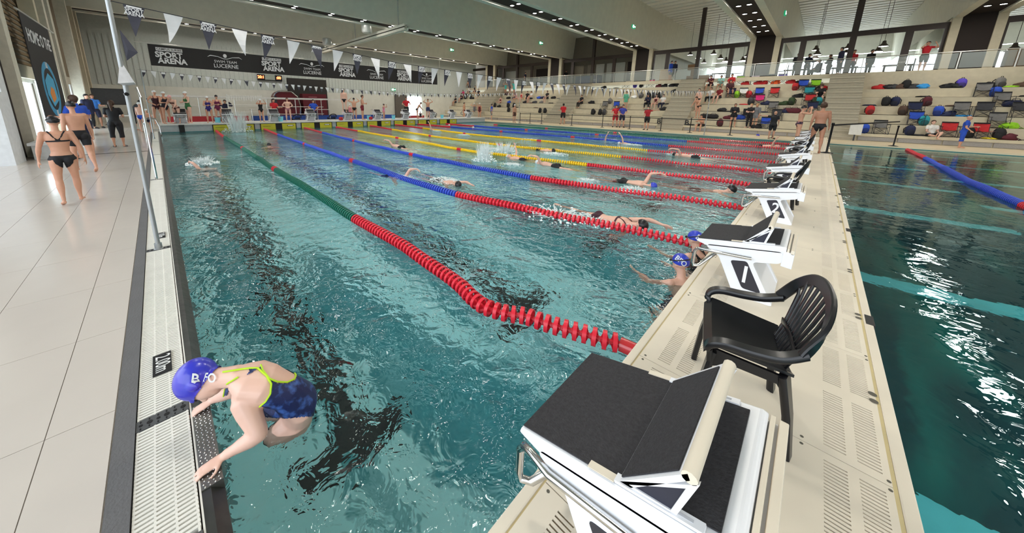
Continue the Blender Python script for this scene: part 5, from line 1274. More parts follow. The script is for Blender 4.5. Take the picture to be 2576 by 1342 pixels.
me = remesh(mb, .0065, 4); me.name = 'body'; me.materials.append(skinmat('skin_wet', srgb(232, 190, 172)))
M['skin_wet'].node_tree.nodes['Principled BSDF'].inputs['Roughness'].default_value = .38
ob('body', me, hero)
W_ = [v.co+O for v in me.vertices]
bvh = BVHTree.FromPolygons(W_, [p.vertices[:] for p in me.polygons])
px_ = [pix(v) for v in W_]
Z = lambda pts: [(300+x/2.728, 850+y/2.728) for x, y in pts]
suit = Z([(960, 468), (1005, 430), (1035, 380), (1040, 320), (1010, 262), (948, 214), (880, 212), (700, 236), (705, 248), (900, 232), (740, 318), (722, 400), (748, 398), (765, 330), (935, 232), (972, 192), (985, 225), (1030, 285), (1080, 308), (1150, 312), (1205, 290), (1212, 262), (1190, 235), (1330, 230), (1420, 300), (1440, 430), (1400, 540), (1000, 560), (985, 492)])
def shell(sel, off, name, m, side=None):
    vs = [me.vertices[i].co+me.vertices[i].normal*off for i in range(len(W_))]
    keep = [p.vertices[:] for p in me.polygons if all(sel[v] for v in p.vertices)]
    used = sorted({v for f_ in keep for v in f_}); ix = {v: i for i, v in enumerate(used)}
    m_ = bpy.data.meshes.new(name); m_.from_pydata([vs[v] for v in used], [], [tuple(ix[v] for v in f_) for f_ in keep]); m_.materials.append(m); m_.polygons.foreach_set('use_smooth', [True]*len(m_.polygons)); m_.update()
    return ob(name, m_, hero)
td = [(chest-pel).normalized(), (W_, )]
ax = (neck-pel2); L2 = ax.length_squared
tv_ = [(w_-pel2).dot(ax)/L2 for w_ in W_]; rad = [((w_-pel2)-ax*t).length for w_, t in zip(W_, tv_)]
nrm = [v.normal for v in me.vertices]
vis = [n_.dot(CAM-w_) > 0 for n_, w_ in zip(nrm, W_)]
arm_d = [min(((w_-shN).cross(elN-shN).length/(elN-shN).length if 0 < (w_-shN).dot(elN-shN) else 9), ((w_-elN).cross(wrN-elN).length/(wrN-elN).length if 0 < (w_-elN).dot(wrN-elN) else 9)) for w_ in W_]
sel = [(inpoly(*px_[i], suit) if vis[i] else (-.05 < tv_[i] < .62)) and arm_d[i] > .07 and -.35 < tv_[i] < 1.0 and rad[i] < .36 and W_[i].z > -.2 for i in range(len(W_))]
suitm = mat('swimsuit_navy', srgb(22, 34, 84), .5, col2=srgb(70, 110, 190), scale=22, thr=(.48, .72), detail=5)
shell(sel, .004, 'swimsuit', suitm)
lime = mat('trim_lime', srgb(190, 232, 40), .5)
for ln in ([(722, 400), (738, 325), (800, 275), (935, 218)], [(965, 468), (1005, 435), (1035, 385), (1040, 320), (1010, 265), (948, 214), (880, 216), (690, 243)], [(970, 192), (985, 230), (1030, 285), (1080, 305), (1150, 310), (1200, 288), (1208, 262), (1185, 232), (1130, 212)], [(745, 318), (830, 268)]):
    pts = []
    for i in range(len(ln)-1):
        for q in range(8):
            t = q/8; p_, n_ = raycast(bvh, *Z([(ln[i][0]+(ln[i+1][0]-ln[i][0])*t, ln[i][1]+(ln[i+1][1]-ln[i][1])*t)])[0], .005)
            if p_ is not None and (not pts or (p_-O-pts[-1]).length < .08): pts.append(p_-O)
    if len(pts) > 2: MB().tube(pts, .0045, 6).build('lime_trim', lime, hero, smooth=True)
hu = [(w_-head).dot(h)/.92 for w_ in W_]; hf = [(w_-head).dot(f)/.92 for w_ in W_]
nearh = [(w_-head).length < .16 for w_ in W_]
capm = mat('cap_blue_gloss', srgb(44, 66, 196), .3, col2=srgb(60, 40, 190), scale=6, coat=.3)
shell([nearh[i] and hu[i] > -.055+.72*hf[i] for i in range(len(W_))], .007, 'swim_cap', capm)
mbe = MB()
for q in (-1, 1): mbe.ball(tuple(head-O+(h*.012+f*.09+hs*(q*.033))*.92), .009, 8, 6)
mbe.build('eyes', eyem, hero)
def decal(txt, cx, cy_, size, ang, bvh, m, par, off, name='lettering', sx=1, O=O):
    me_ = text_mesh(txt, size, 0, sx, size*.02); me_.materials.clear(); me_.materials.append(m)
    bm = bmesh.new(); bm.from_mesh(me_); bmesh.ops.subdivide_edges(bm, edges=bm.edges[:], cuts=1); bad = []
    c, s_ = math.cos(ang), math.sin(ang)
    for v in bm.verts:
        X, Y = v.co.x, v.co.y; p_, n_ = raycast(bvh, cx+c*X-s_*Y*-1*-1, cy_-(s_*X+c*Y), off)
        if p_ is None: bad.append(v)
        else: v.co = p_-O
    bmesh.ops.delete(bm, geom=bad, context='VERTS'); bm.to_mesh(me_); bm.free(); return ob(name, me_, par)
decal('B', 492, 955, 34, math.radians(-5), bvh, capw, hero, .011)
decal('FO', 530, 952, 26, math.radians(-5), bvh, capw, hero, .011)
# girls resting at block 1
for i, (px, py, zh, H_, ang, lb_, txt) in enumerate(((1717, 666, .12, 1.5, 150, 'nearer of two swimmers in lettered blue caps resting beside the bulkhead', 'BFO'), (1760, 606, .13, 1.5, 160, 'second swimmer in a blue cap, partly hidden behind starting block 1', 'B'))):
    p = at(px, py, zh); P_ = proto('float_', i == 1, .011); k = H_/1.75; rz = math.radians(ang)
    off = Matrix.Rotation(rz, 3, 'Z') @ (P_['J']['head']*k)
    g_ = person((p.x-off.x-(.02 if i == 0 else .05), p.y-off.y, p.z-off.z), rz, H_, lb_, pose='float_', skin=0, wear=[('jammer', navy_)] if i == 0 else [('swimsuit', blk)], cap=capblue, vox=.011, female=i == 1, goggles=True)
    bpy.context.view_layer.update()
    mw = g_.matrix_world; cp = P_['cache']['cap']
    b2 = BVHTree.FromPolygons([mw @ v.co for v in cp.vertices], [q.vertices[:] for q in cp.polygons])
    o = decal(txt, px-4, py-8, 18, math.radians(-40), b2, capw, None, .002, O=Vector((0, 0, 0)))
    o.data.transform(mw.inverted()); o.parent = g_
# splashes
foam = mat('foam_white', srgb(236, 244, 244), .3, var=.03)
def splash(px, py, w_, h_, n, lb_, z=-.06, seed=1, X=None):
    r = random.Random(seed); p = at(px, py, z) if X is None else onX(px, py, X); mb = MB()
    for i in range(n):
        a = r.random()*2*PI; d = r.random()**.6; s_ = (.006+(.022 if h_ > .1 else .010)*r.random()**3)*min(w_, 1.1)
        mb.ball((math.cos(a)*d*w_*.5, math.sin(a)*d*w_*.4, h_*(1-d)*r.random()**1.5+.005), (s_*1.6, s_*1.3, s_*(.5+r.random())), 6, 4)
    for i in range(n//3):
        a = r.random()*2*PI; d = .1+.4*r.random(); q = Vector((math.cos(a)*d*w_*.5, math.sin(a)*d*w_*.4, 0)); e_ = q*1.7+Vector((0, 0, h_*(.5+r.random()*.7)))
        mb.tube([q, q.lerp(e_, .5)+Vector((0, 0, h_*.15)), e_], [.009*w_, .006*w_, .002], 4)
    mb.build('splash', foam, None, loc=(p.x, p.y, z), smooth=True, label=lb_, cat='splash', kind='stuff')
splash(597, 318, 2.0, 1.1, 420, 'big white splash of a dive at the second far touch pad', seed=2, X=XE+1.1)
splash(510, 412, 1.0, .2, 260, 'white splash around the swimmer nearest the left edge', seed=3)
splash(1218, 404, .9, .55, 420, 'tall white splash beyond the second blue rope', seed=4)
splash(1270, 385, 1.3, .4, 300, 'white splash over the backstroke swimmer', seed=5)
for i, (x, y, w_) in enumerate(((1400, 540, 1.3), (1500, 556, .9), (1580, 572, .5), (1120, 455, .9), (1015, 448, .6), (1395, 388, 1.2), (1165, 340, 1.0), (1330, 352, 1.4), (1530, 352, 1.1), (1720, 390, 1.2), (1590, 365, 1.0), (1600, 478, .8), (1480, 455, .6), (1240, 375, 1.0), (1100, 330, .9), (1290, 415, .8))):
    splash(x, y, w_, .05, 190, 'low white churned foam beside a swimmer in the race pool', seed=10+i)
for o in C.objects:
    if o.name.startswith('splash') and 'low white' in o.get('label', ''): o['group'] = 'foam trails of the swimmers'
# ================================================================ bags, camp chairs and people on the stands
def colr(n): return dict(black=(24, 24, 28), navy=(30, 38, 74), blue=(40, 80, 190), lightblue=(50, 150, 220), red=(196, 40, 44), maroon=(92, 30, 42), green=(46, 66, 34), lime=(150, 210, 40), grey=(120, 118, 116), darkgrey=(62, 62, 66), teal=(40, 150, 160), purple=(90, 70, 190), pink=(214, 40, 120), brown=(84, 62, 50), white=(226, 226, 224), orange=(236, 96, 40), lilac=(200, 178, 196), beige=(206, 190, 166), mint=(160, 210, 190), darkred=(130, 24, 34), yellow=(220, 200, 40))[n]
def soft(mb, c, r, sq=2.6, n=14, m=9, dent=0, seed=0):
    """rounded box"""
    q = random.Random(seed); ph = [q.random()*6 for _ in range(3)]
    t = MB().ball((0, 0, 0), 1, n, m); vs = []
    for x, y, z in t.v:
        l = (abs(x)**sq+abs(y)**sq+abs(z)**sq)**(1/sq); k = 1+dent*math.sin(3*x+ph[0])*math.sin(4*z+ph[1])*math.cos(3*y+ph[2])
        vs.append((c[0]+r[0]*x/l*k, c[1]+r[1]*y/l*k, c[2]+r[2]*z/l*k))
    mb.add(vs, t.f)
BM = {}
def cn(c): return {'darkgrey': 'dark grey', 'lightblue': 'light blue', 'darkred': 'dark red'}.get(c, c)
def bagm():
    if BM: return
    mb = MB(); soft(mb, (0, 0, .24), (.16, .11, .24), 2.8, dent=.05, seed=1); BM['b0'] = mb.mesh('bag_body', white, True)
    mb = MB(); soft(mb, (0, -.11, .15), (.12, .05, .12), 2.8, seed=2); BM['b1'] = mb.mesh('front_pocket', white, True)
    BM['b2'] = MB().tube([(-.04, .0, .46), (-.03, -.02, .52), (.03, -.02, .52), (.04, 0, .46)], .012, 6).mesh('grab_loop', white, True)
    BM['b3'] = MB().tube([(-.1, .09, .4), (-.15, .14, .3), (-.14, .12, .1)], .018, 6).tube([(.1, .09, .4), (.15, .14, .3), (.14, .12, .1)], .018, 6).mesh('shoulder_strap', white, True)
    mb = MB(); soft(mb, (0, 0, .15), (.30, .15, .15), 2.6, dent=.08, seed=5); BM['d0'] = mb.mesh('bag_body', white, True)
    BM['d1'] = MB().tube([(-.14, -.1, .24), (-.1, -.1, .36), (.1, -.1, .36), (.14, -.1, .24)], .012, 6).mesh('carry_handle', white, True)
    BM['d2'] = MB().box(-.27, .27, -.012, .012, .285, .305).mesh('zip_strip', white)
    for i in range(3):
        mb = MB(); soft(mb, (0, 0, .1), (.26, .17, .13), 2.1, 16, 9, dent=.28, seed=11+i); soft(mb, (.1, .02, .19), (.14, .1, .08), 2.1, 12, 8, dent=.3, seed=21+i); BM['g%d' % i] = mb.mesh('bag_body', white, True)
    BM['g9'] = MB().tube([(.2, -.1, .1), (.32, -.14, .02), (.22, -.16, .01)], .012, 5).mesh('loose_strap', white, True)
bagm()
def part(nm, me, par, m):
    o = ob(nm, me, par); setmat(o, m); return o
def bag(kind, loc, rz, c, sc=1):
    e = empty('backpack' if kind == 'b' else 'sports_bag', loc, rz, sc=sc); m = fab(*colr(c)); dk = fab(*[int(v*.6) for v in colr(c)])
    if kind == 'b': part('bag_body', BM['b0'], e, m); part('front_pocket', BM['b1'], e, dk); part('grab_loop', BM['b2'], e, blk); part('shoulder_strap', BM['b3'], e, blk)
    elif kind == 'd': part('bag_body', BM['d0'], e, m); part('carry_handle', BM['d1'], e, blk); part('zip_strip', BM['d2'], e, dk)
    else: part('bag_body', BM['g%d' % rnd.randrange(3)], e, m); part('loose_strap', BM['g9'], e, dk)
    return e
fr = mat('camp_frame', srgb(70, 70, 74), .4, metal=.5)
CM = {}
def camp(loc, rz, c, sc=1):
    if not CM:
        def cloth_(p, q, n=6, sag=.03):
            mb = MB()
            for i in range(n+1):
                for j in range(n+1):
                    u, v = i/n, j/n; a = Vector(p[0]).lerp(p[1], u); b = Vector(p[3]).lerp(p[2], u); w = a.lerp(b, v); w = w+Vector(q)*(sag*math.sin(PI*u)*(1 if True else 0))
                    mb.v.append(tuple(w))
            for i in range(n):
                for j in range(n): a = i*(n+1)+j; mb.f.append((a, a+n+1, a+n+2, a+1))
            return mb
        CM['seat'] = cloth_([(-.25, -.22, .43), (.25, -.22, .43), (.25, .2, .39), (-.25, .2, .39)], (0, 0, -1), sag=.05).mesh('seat', white, True)
        CM['back'] = cloth_([(-.25, .2, .38), (.25, .2, .38), (.28, .3, .86), (-.28, .3, .86)], (0, 1, 0), sag=.05).mesh('backrest', white, True)
        CM['head'] = MB().box(-.285, .285, .285, .31, .8, .87).mesh('top_band', white)
        CM['arm'] = MB().box(-.33, -.27, -.22, .26, .585, .605).mesh('armrest', white); CM['arm2'] = MB().box(.27, .33, -.22, .26, .585, .605).mesh('armrest', white)
        for i, (a, b) in enumerate((((-.28, -.24, 0), (.28, -.24, .45)), ((.28, -.24, 0), (-.28, -.24, .45)), ((-.28, .24, 0), (.28, .22, .4)), ((.28, .24, 0), (-.28, .22, .4)), ((-.3, -.24, 0), (-.29, .24, .42)), ((.3, -.24, 0), (.29, .24, .42)), ((-.29, .2, .0), (-.28, .3, .87)), ((.29, .2, .0), (.28, .3, .87)), ((-.3, -.22, 0.02), (-.3, -.22, .59)), ((.3, -.22, 0.02), (.3, -.22, .59)))):
            CM['l%d' % i] = MB().tube([a, b], .011, 5).mesh('leg', fr)
    e = empty('camping_chair', loc, rz, sc=sc); m = fab(*colr(c))
    part('seat', CM['seat'], e, m); part('backrest', CM['back'], e, m); part('top_band', CM['head'], e, blk); part('armrest', CM['arm'], e, blk); part('armrest', CM['arm2'], e, blk)
    for i in range(10): ob('leg', CM['l%d' % i], e)
    return e
items = {}   # (block, tier) -> list of (X, object, description)
# rows: block index, tier, origin/scale of the source measurements already turned into pixel x
def put(px, tier, kind, c, dy=.38, sc=1.0, rz=None, up=0):
    p = onY(px, 300, TY[tier]+dy); X = p.x
    bi = next((i for i, (a, b) in enumerate(blocks) if a-.15 <= X <= b+.15), None)
    if bi is None: bi = min(range(5), key=lambda i: min(abs(X-blocks[i][0]), abs(X-blocks[i][1]))); X = min(max(X, blocks[bi][0]+.35), blocks[bi][1]-.35)
    X = min(max(X, blocks[bi][0]+.3), blocks[bi][1]-.3)
    loc = (X, TY[tier]+dy, TZ[tier]+up+.002); r = rz if rz is not None else rnd.uniform(-.5, .5)
    if kind in 'bdg': o = bag(kind, loc, r, c, sc*1.18); d = {'b': '%s backpack', 'd': '%s duffel bag', 'g': 'crumpled %s bag'}[kind] % cn(c); cat = 'bag'
    elif kind == 'c': o = camp(loc, r*.5, c, sc*.93); d = '%s folding camping chair' % cn(c); cat = 'chair'
    elif kind == 't':
        o = empty('towel', loc, r, sc=sc); mb = MB(); soft(mb, (0, 0, .045), (.3, .2, .05), 2.3, 14, 8, dent=.3, seed=rnd.randrange(99)); part('cloth', mb.mesh('cloth', white, True), o, fab(*colr(c))); d = '%s towel lying' % cn(c); cat = 'towel'
    else:
        pose, fem, wear, hair, desc = c
        if kind == 's': loc = (X, TY[tier]+.1, TZ[tier])
        if kind == 'p': loc = (X, TY[tier]+dy, TZ[tier])
        o = person(loc, -PI/2+(rz or rnd.uniform(-.4, .4)), (1.55 if fem else 1.65)*1.08*sc, '', pose=pose, female=fem, skin=rnd.randrange(2), wear=wear, hair=hair)
        zmin = PC[(pose, fem, .02)]['co'][:, 2].min()
        if kind in 'pf': o.location.z -= zmin*o.scale[0] if kind == 'p' else 0
        d = desc; cat = 'person'
    o['category'] = cat; items.setdefault((bi, tier), []).append((X, o, d)); return o
def b_(c): return lambda x, t, k, **kw: put(x, t, k, c, **kw)
R_ = lambda X: 2140+X/5.592
Q_ = lambda X: 1760+X/6.389
M_ = lambda X: 1480+X/6.391
N_ = lambda X: 1100+X/6.1
DATA = [(R_, '270g5red 390g5black 470g5darkgrey 545g5brown 650b5black 720g5darkgrey 860g5lightblue 1220g5black 1320g5black 1400b5purple 1740g5black 1930b5grey 2100t5lime 2250g5brown 2390b5navy '
 '930t4black 1740c4grey 1910b4blue 2380t4black 210t3navy 430b3black 560b3navy 1000b3maroon 1390t3brown 2060c3grey 2200d3navy 240b2red 700b2brown 870c2navy 1200b2blue 1350g2navy 1520c2grey 1560t2lightblue 1840c2darkgrey 2370c2darkgrey '
 '920c1blue 1040b1teal 2090c1grey 2260g1lime 220b0blue 460c0grey 880b0navy 990t0black 1440c0red 1720b0black 1930c0red 2060t0yellow 2160b0black 2290g0maroon'),
(Q_, '530c6lime 630g6red 780c6lilac 830g6red 910g6red 1010c6black 1100g6orange 1210c6purple 1340g6red 1500g6black 1430b5red 1550c5blue 1750c5lime 1880g5red 2000g5black 430c4navy 530b4lime 630c4white 720b4red 800g4maroon 870c4blue 1110c4red 1500g4black 1650c4teal 1790g4red 1990t4black '
 '670t3red 770b3darkgrey 900c3pink 1010g3navy 1290g3green 1420b3green 1680c3red 1800b3green 1930b3teal 330g2black 420t2black 990t2navy 1120c2grey 1320g2navy 1400d2maroon 1490d2maroon 1690t2orange 1780c2navy 90d1black 210d1black 450g1maroon 640d1blue 1230c1darkgrey 740c1black 340b0maroon 930g0black 1050c0blue'),
(M_, '200g6black 400t6darkgrey 550c6beige 690b6purple 790b6black 850t6white 930c6pink 1060g6maroon 1150g6black 1270g6black 1350b6black 1370g5black 690g4white 800b4grey 920b4black 1010b4darkgrey 1100b4black 480t4white 30g3black 320b3grey 1240t3black 230c2grey 420c2blue 500g2maroon 1290g2black 930t2black 65b1black 180b1black 245b1darkgrey 1650t0black 1560t0black'),
(N_, '960g5black 1050g5maroon 1080g4black 1170g4navy 1340t4yellow 1540g4blue 1600g4navy 1760g4black 1850t4grey 1580g3grey 1480g3darkgrey 1730t3black 1330g3black 1090g3blue 1430t3maroon 880b2black 940g2black 1080b2black 1170b2black 1200t2black 1090b1black 1570b1black 1645b1black 1500t2brown 2330g3black 2380b1black 130b4black 200b4navy 260b4black 330b4black 430b4black 510b4black 540g4black 60g5black 190t5black 370g5black 500g5black 720g5black 780g5maroon')]
import re
for fn, s_ in DATA:
    for tok in s_.split():
        m_ = re.match(r'(\d+)([bdgct])(\d)(\w+)', tok); put(fn(int(m_[1])), int(m_[3]), m_[2], m_[4])
ts = lambda c: [('tshirt', fab(*colr(c))), ('shorts', fab(30, 32, 44))]
PPL = [(R_, 1190, 0, 'f', ('sit_floor', True, [('tshirt', white_), ('shorts', blk)], 'brown', 'woman in a white shirt sitting cross-legged')),
(Q_, 110, 6, 's', ('sit_lean', False, ts('maroon'), 'black', 'person in dark red sitting bent forward')), (Q_, 265, 6, 's', ('sit_lean', True, [('towel', fab(150, 200, 190))], 'black', 'person wrapped in a mint towel sitting')), (Q_, 420, 6, 's', ('sit', False, [('towel', red_)], 'black', 'person wrapped in a red towel sitting')),
(Q_, 265, 4, 's', ('sit', False, ts('darkred'), 'brown', 'person in a dark red top sitting')), (Q_, 410, 5, 's', ('sit', False, [('towel', fab(70, 30, 36))], 'black', 'person in a maroon robe sitting')), (Q_, 130, 4, 's', ('sit', True, [('tshirt', white_), ('trousers', blk)], 'brown', 'girl in a white striped top sitting')),
(Q_, 1880, 4, 's', ('sit_lean', True, [('tshirt', blk)], 'brown', 'girl in black sitting with bare legs')), (Q_, 1965, 4, 's', ('sit', False, [('tshirt', fab(60, 50, 40)), ('shorts', navy_)], 'brown', 'boy in dark clothes sitting beside the stairs')),
(Q_, 540, 0, 'p', ('cross', True, [('coat', blk)], 'brown', 'girl in a black poncho standing')), (Q_, 800, 0, 'p', ('cross', True, [('tshirt', blk), ('trousers', blk)], 'blond', 'blond girl in black leggings standing')), (Q_, 890, 0, 'p', ('stand', True, [('towel', grey_)], 'blond', 'girl wrapped in a grey towel standing')),
(M_, 575, 2, 'p', ('stand', True, [('towel', fab(90, 170, 140))], 'black', 'child wrapped in a green towel standing')), (M_, 950, 3, 's', ('sit_lean', False, [('coat', navy_), ('trousers', blk)], 'black', 'person in dark clothes sitting')), (M_, 1070, 3, 's', ('sit', True, [('swimsuit', dred)], 'brown', 'girl in a dark swimsuit sitting')), (M_, 1180, 3, 's', ('sit', True, [('tshirt', white_), ('trousers', navy_)], 'brown', 'girl in a white top and dark trousers sitting')),
(M_, 1620, 2, 'p', ('stand', False, [('brief', blk)], 'black', 'swimmer in black briefs standing at the stair edge')), (M_, 1745, 1, 'p', ('lean', False, [('brief', blk)], 'brown', 'swimmer in black briefs bending over a towel')), (M_, 1860, 0, 's', ('sit_lean', False, [('shorts', blk)], 'black', 'bare-chested swimmer in dark shorts sitting head down')),
(N_, 1020, 5, 'p', ('hands_head', True, [('swimsuit', teal_)], 'brown', 'girl in a turquoise swimsuit standing')), (N_, 1100, 5, 'p', ('stand', True, [('swimsuit', dred)], 'brown', 'girl in a dark swimsuit standing')), (N_, 1165, 5, 'p', ('hands_head', True, [('towel', teal_)], 'brown', 'girl wrapped in a turquoise towel standing')),
(N_, 1225, 4, 's', ('sit_lean', False, [('tshirt', fab(220, 180, 180))], 'black', 'person in a pale pink top sitting')), (N_, 1300, 4, 's', ('sit', True, [('swimsuit', red_)], 'brown', 'girl in a red swimsuit sitting')), (N_, 1390, 4, 's', ('sit', False, ts('black'), 'black', 'boy in black sitting')), (N_, 1450, 4, 's', ('sit', False, [('tshirt', white_), ('shorts', blk)], 'brown', 'boy in a white shirt sitting')), (N_, 1690, 4, 's', ('sit', False, ts('black'), 'black', 'person in a dark jacket sitting')),
(N_, 985, 3, 's', ('sit_floor', True, [('swimsuit', dred)], 'brown', 'girl in a dark swimsuit sitting with outstretched legs')), (N_, 2210, 3, 's', ('sit', False, [('tshirt', blk), ('trousers', blk)], 'brown', 'man in black sitting with folded hands')),
(N_, 40, 3, 's', ('sit', False, ts('black'), 'black', 'person in black sitting')), (N_, 395, 4, 's', ('sit', True, ts('maroon'), 'brown', 'girl in maroon sitting among backpacks')), (N_, 120, 5, 's', ('sit_lean', True, ts('pink'), 'brown', 'girl in a pink top sitting')), (N_, 435, 6, 'p', ('lean', False, [('shorts', blk)], 'black', 'person leaning over the rail side')), (N_, 510, 6, 's', ('sit', True, ts('white'), 'brown', 'girl in white sitting')), (N_, 600, 6, 's', ('sit', False, ts('black'), 'black', 'boy in black sitting')), (N_, 650, 5, 's', ('sit', False, ts('black'), 'black', 'person in black sitting on the higher step'))]
for fn, X, t_, k_, c in PPL: put(fn(X), t_, k_, c)
ordw = ['first', 'second', 'third', 'fourth', 'fifth', 'sixth', 'seventh', 'eighth', 'ninth', 'tenth', 'eleventh', 'twelfth', 'thirteenth', 'fourteenth', 'fifteenth', 'sixteenth', 'seventeenth', 'eighteenth', 'nineteenth', 'twentieth']
num_ = ['one', 'two', 'three', 'four', 'five', 'six', 'seven']; bsh = ['far left', 'left', 'middle', 'right', 'rightmost']
tn = ['lowest', 'second', 'third', 'fourth', 'fifth', 'sixth', 'topmost']
for (bi, t_), l in items.items():
    l.sort(key=lambda q: q[0])
    for i, (X, o, d) in enumerate(l):
        o['label'] = ('%s on step %s of the %s block' % (d, num_[t_], bsh[bi])) if o['category'] == 'person' else '%s, %s from left on step %s of the %s block' % (d, ordw[min(i, 19)], num_[t_], bsh[bi])
# ---- gallery people and things
GP = [(1688, 'stand', False, [('coat', blue_), ('shorts', grey_)], 'black', 'man in a blue jacket seen from the side behind the rail near the white doorway', 35.9), (1697, 'stand', False, [('coat', navy_), ('trousers', blk)], 'black', 'person in dark clothes close behind the man in the blue jacket', 36.2),
 (2003, 'cross', False, [('coat', blk), ('trousers', blk)], 'black', 'dark silhouette standing in the gallery right of the wide dark panel', 37.2), (2030, 'talk', False, [('coat', navy_), ('trousers', blk)], 'black', 'dark silhouette with a raised arm in the gallery', 38), (2110, 'stand', False, [('coat', navy_), ('trousers', blk)], 'black', 'person in navy standing at the top of the right stairs', 35.6),
 (2140, 'stand', True, [('tshirt', red_), ('trousers', navy_)], 'brown', 'person in a pink top in the gallery right of the stairs', 37.6), (2184, 'stand', False, [('coat', blk), ('trousers', blk)], 'black', 'tall dark figure behind the glass right of the middle post', 38.2), (2318, 'goggles_up', False, [('tshirt', red_), ('shorts', blk)], 'black', 'person in a red shirt with raised arms near the slanted white wall', 36.0),
 (1322, 'stand', False, [('tshirt', navy_), ('trousers', blk)], 'black', 'man in navy standing behind the rail of the left gallery', 36.0), (1425, 'stand', False, [('tshirt', blk), ('trousers', blk)], 'black', 'person in black behind the blue gallery counter', 37.2), (2060, 'sit', False, [('coat', navy_), ('trousers', blk)], 'black', 'person sitting at a table in the bright gallery lounge', 38.5), (2085, 'cross', True, [('coat', blk), ('trousers', blk)], 'brown', 'woman in black in the bright gallery lounge', 39.5)]
for px, pose, fem, wr_, hr, lb_, Y in GP:
    d = onY(px, 170, Y); q = person((d.x, Y, GZ), toward((d.x, Y), rnd.uniform(-70, 70)), 1.8, lb_, pose=pose, female=fem, skin=1, wear=wr_, hair=hr)
    q.location.z = GZ-(PC[(pose, fem, .02)]['co'][:, 2].min()*q.scale[0] if pose != 'sit' else -.45)
def table(x, y, l, m=None):
    e = empty('lounge_table', (x, y, GZ), 0, l, 'table'); MB().box(-.7, .7, -.4, .4, .72, .76).build('table_top', m or dark, e)
    for a in (-.6, .6):
        for b in (-.3, .3): MB().box(a-.03, a+.03, b-.03, b+.03, 0, .72).build('leg', dark, e)
    return e
for i, (x, l) in enumerate(((-1.4, 'dark table in the bright lounge left of the stairs'), (1.4, 'dark table behind the glass above the stairs'), (4.0, 'dark table below the slanted white wall'), (-6.5, 'dark table near the stacked cartons'))): table(x, 39.2, l)
e = empty('counter', (-19.2, 37.6, GZ), 0, 'dark blue counter in the left gallery', 'counter'); MB().box(-1.5, 1.5, -.4, .4, 0, 1.0).build('body', fab(30, 44, 90), e); MB().box(-1.55, 1.55, -.45, .45, 1.0, 1.05).build('top', dark, e)
e = empty('counter', (8.7, 36.0, GZ), 0, 'brown wooden counter at the right end of the gallery', 'counter'); MB().box(-1.1, 1.0, -.35, .35, 0, .95).build('body', mat('wood_brown', srgb(104, 84, 62), .6), e); MB().box(-1.15, 1.05, -.4, .4, .95, 1.0).build('top', mat('wood_brown2', srgb(120, 98, 72), .5), e)
e = empty('clothes_rack', (11.1, 36.3, GZ), 0, 'rack of hanging teal shirts at the right end of the gallery', 'clothes rack')
MB().tube([(-1.2, 0, 0), (-1.2, 0, 1.75), (1.2, 0, 1.75), (1.2, 0, 0)], .02, 6).build('frame', railm, e)
for i in range(12):
    mb = MB(); mb.prism([(-.18, 1.68), (.18, 1.68), (.24, 1.3), (.18, 1.28), (.17, .75), (-.17, .75), (-.18, 1.28), (-.24, 1.3)], -.02, .02, 'x'); mb.build('hanging_shirt', fab(*[(30, 110, 130), (24, 80, 110), (50, 140, 150)][i % 3]), e, loc=(-1.05+i*.19, 0, 0), rot=(0, 0, .15*math.sin(i*3)))
e = empty('carton_stack', (-8.6, 37.6, GZ), 0, 'stack of brown cartons beside the middle post of the lounge', 'boxes')
for i, (x, z) in enumerate(((0, 0), (.62, 0), (.3, .52), (1.2, 0), (.0, 1.04))): MB().box(x-.3, x+.3, -.25, .25, z, z+.5).build('carton', mat('cardboard', srgb(150, 116, 84), .8), e, bev=.005)
e = empty('leaning_board', (-10.3, 36.0, GZ), 0, 'tall wooden board leaning at the gallery doorway', 'board'); MB().box(-.6, .6, -.02, .02, 0, 1.1).build('board', mat('board_wood', srgb(178, 158, 132), .6), e, rot=(-.15, 0, 0))
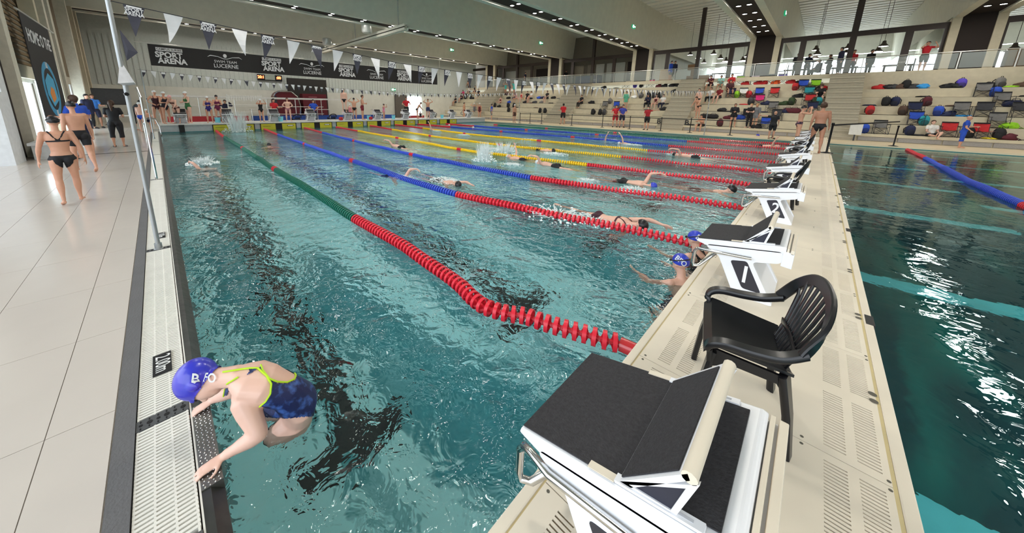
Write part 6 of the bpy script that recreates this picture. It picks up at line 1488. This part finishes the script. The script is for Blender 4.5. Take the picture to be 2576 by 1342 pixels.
# ---- buckets, tables, chairs of the far platform
for i, (px, l) in enumerate(((547, 'light blue bucket by the second far block'), (706, 'light blue bucket by the third far block'), (928, 'light blue bucket by the sixth far block'), (990, 'light blue bucket by the seventh far block'), (1112, 'light blue bucket by the ninth far block'))):
    d = onX(px, 298, XE-.4); e = empty('bucket', (XE-.4, d.y, .42), 0, l, 'bucket'); MB().lathe([(.13, 0), (.17, .34), (.155, .34), (.12, .02)], 14).build('pail', mat('bucket_blue', srgb(120, 206, 224), .4), e, smooth=True); MB().tube([(0, -.17, .33), (0, -.1, .4), (0, .1, .4), (0, .17, .33)], .006, 5).build('handle', railm, e)
for i, (px, l) in enumerate(((655, 'small white timing table behind the third far block'), (815, 'small white timing table behind the fourth far block'), (952, 'small white timing table behind the sixth far block'), (1255, 'white timing table at the far right deck'))):
    d = onX(px, 290, XE-3.4); e = empty('timing_table', (XE-3.4, d.y, .03), 0, l, 'table'); MB().box(-.3, .3, -.6, .6, 1.15, 1.19).build('table_top', railm, e)
    for a in (-.5, .5): MB().tube([(0, a, 0), (0, a, 1.15)], .03, 6).build('leg', railm, e)
for px, l in ((835, 'black plastic chair behind the fourth far block'), (1090, 'black plastic chair behind the eighth far block'), (745, 'black plastic chair behind the third far block')):
    d = onX(px, 290, XE-2.9); dup(ch0, (XE-2.9, d.y, .03), 0, l, 'plastic chairs behind the far blocks', (1.15, 1.15, 1.1))
bxm = mat('box_red', srgb(170, 30, 40), .4)
for px, l in ((857, 'small red timing box hanging at the fifth far block'), (932, 'small red timing box hanging at the sixth far block'), (592, 'small red timing box behind the second far block')):
    d = onX(px, 290, XE-.25); e = empty('timing_box', (XE-.25, d.y, .42), 0, l, 'box'); MB().lathe([(.1, 0), (.16, .05), (.16, .2), (.1, .26)], 10).build('shell', bxm, e, smooth=True)
# ---- letters on the stands and barrier clips
for tx, px, Yb, z, l in (('B', 1656, 29.95, .95, 'black letter B standing at the lower left of the middle stairs'), ('B', 1727, 29.95, .95, 'black letter B standing at the lower right of the middle stairs'), ('A', 2164, 29.95, .95, 'black letter A standing at the foot of the right block'), ('C', 1158, 29.95, .95, 'black letter C on the second step near the far corner')):
    d = onY(px, 300, 29.9); me_ = text_mesh(tx, .55, .02, 1, .01); me_.materials.clear(); me_.materials.append(black); me_.transform(Matrix.Rotation(PI/2, 4, 'X'))
    o = ob('row_letter', me_, None, (d.x, 30.12, TZ[0]+.2)); tag(o, l, 'letter')
e = empty('notice_sheet', (2.25, 29.6, .03), 0, 'white notice board at the corner of the rightmost seating block', 'sign'); MB().box(-.25, .25, -.02, .02, .35, 1.0).build('board', pwht, e); MB().box(-.03, .03, -.02, .02, 0, .35).build('stand', black, e)
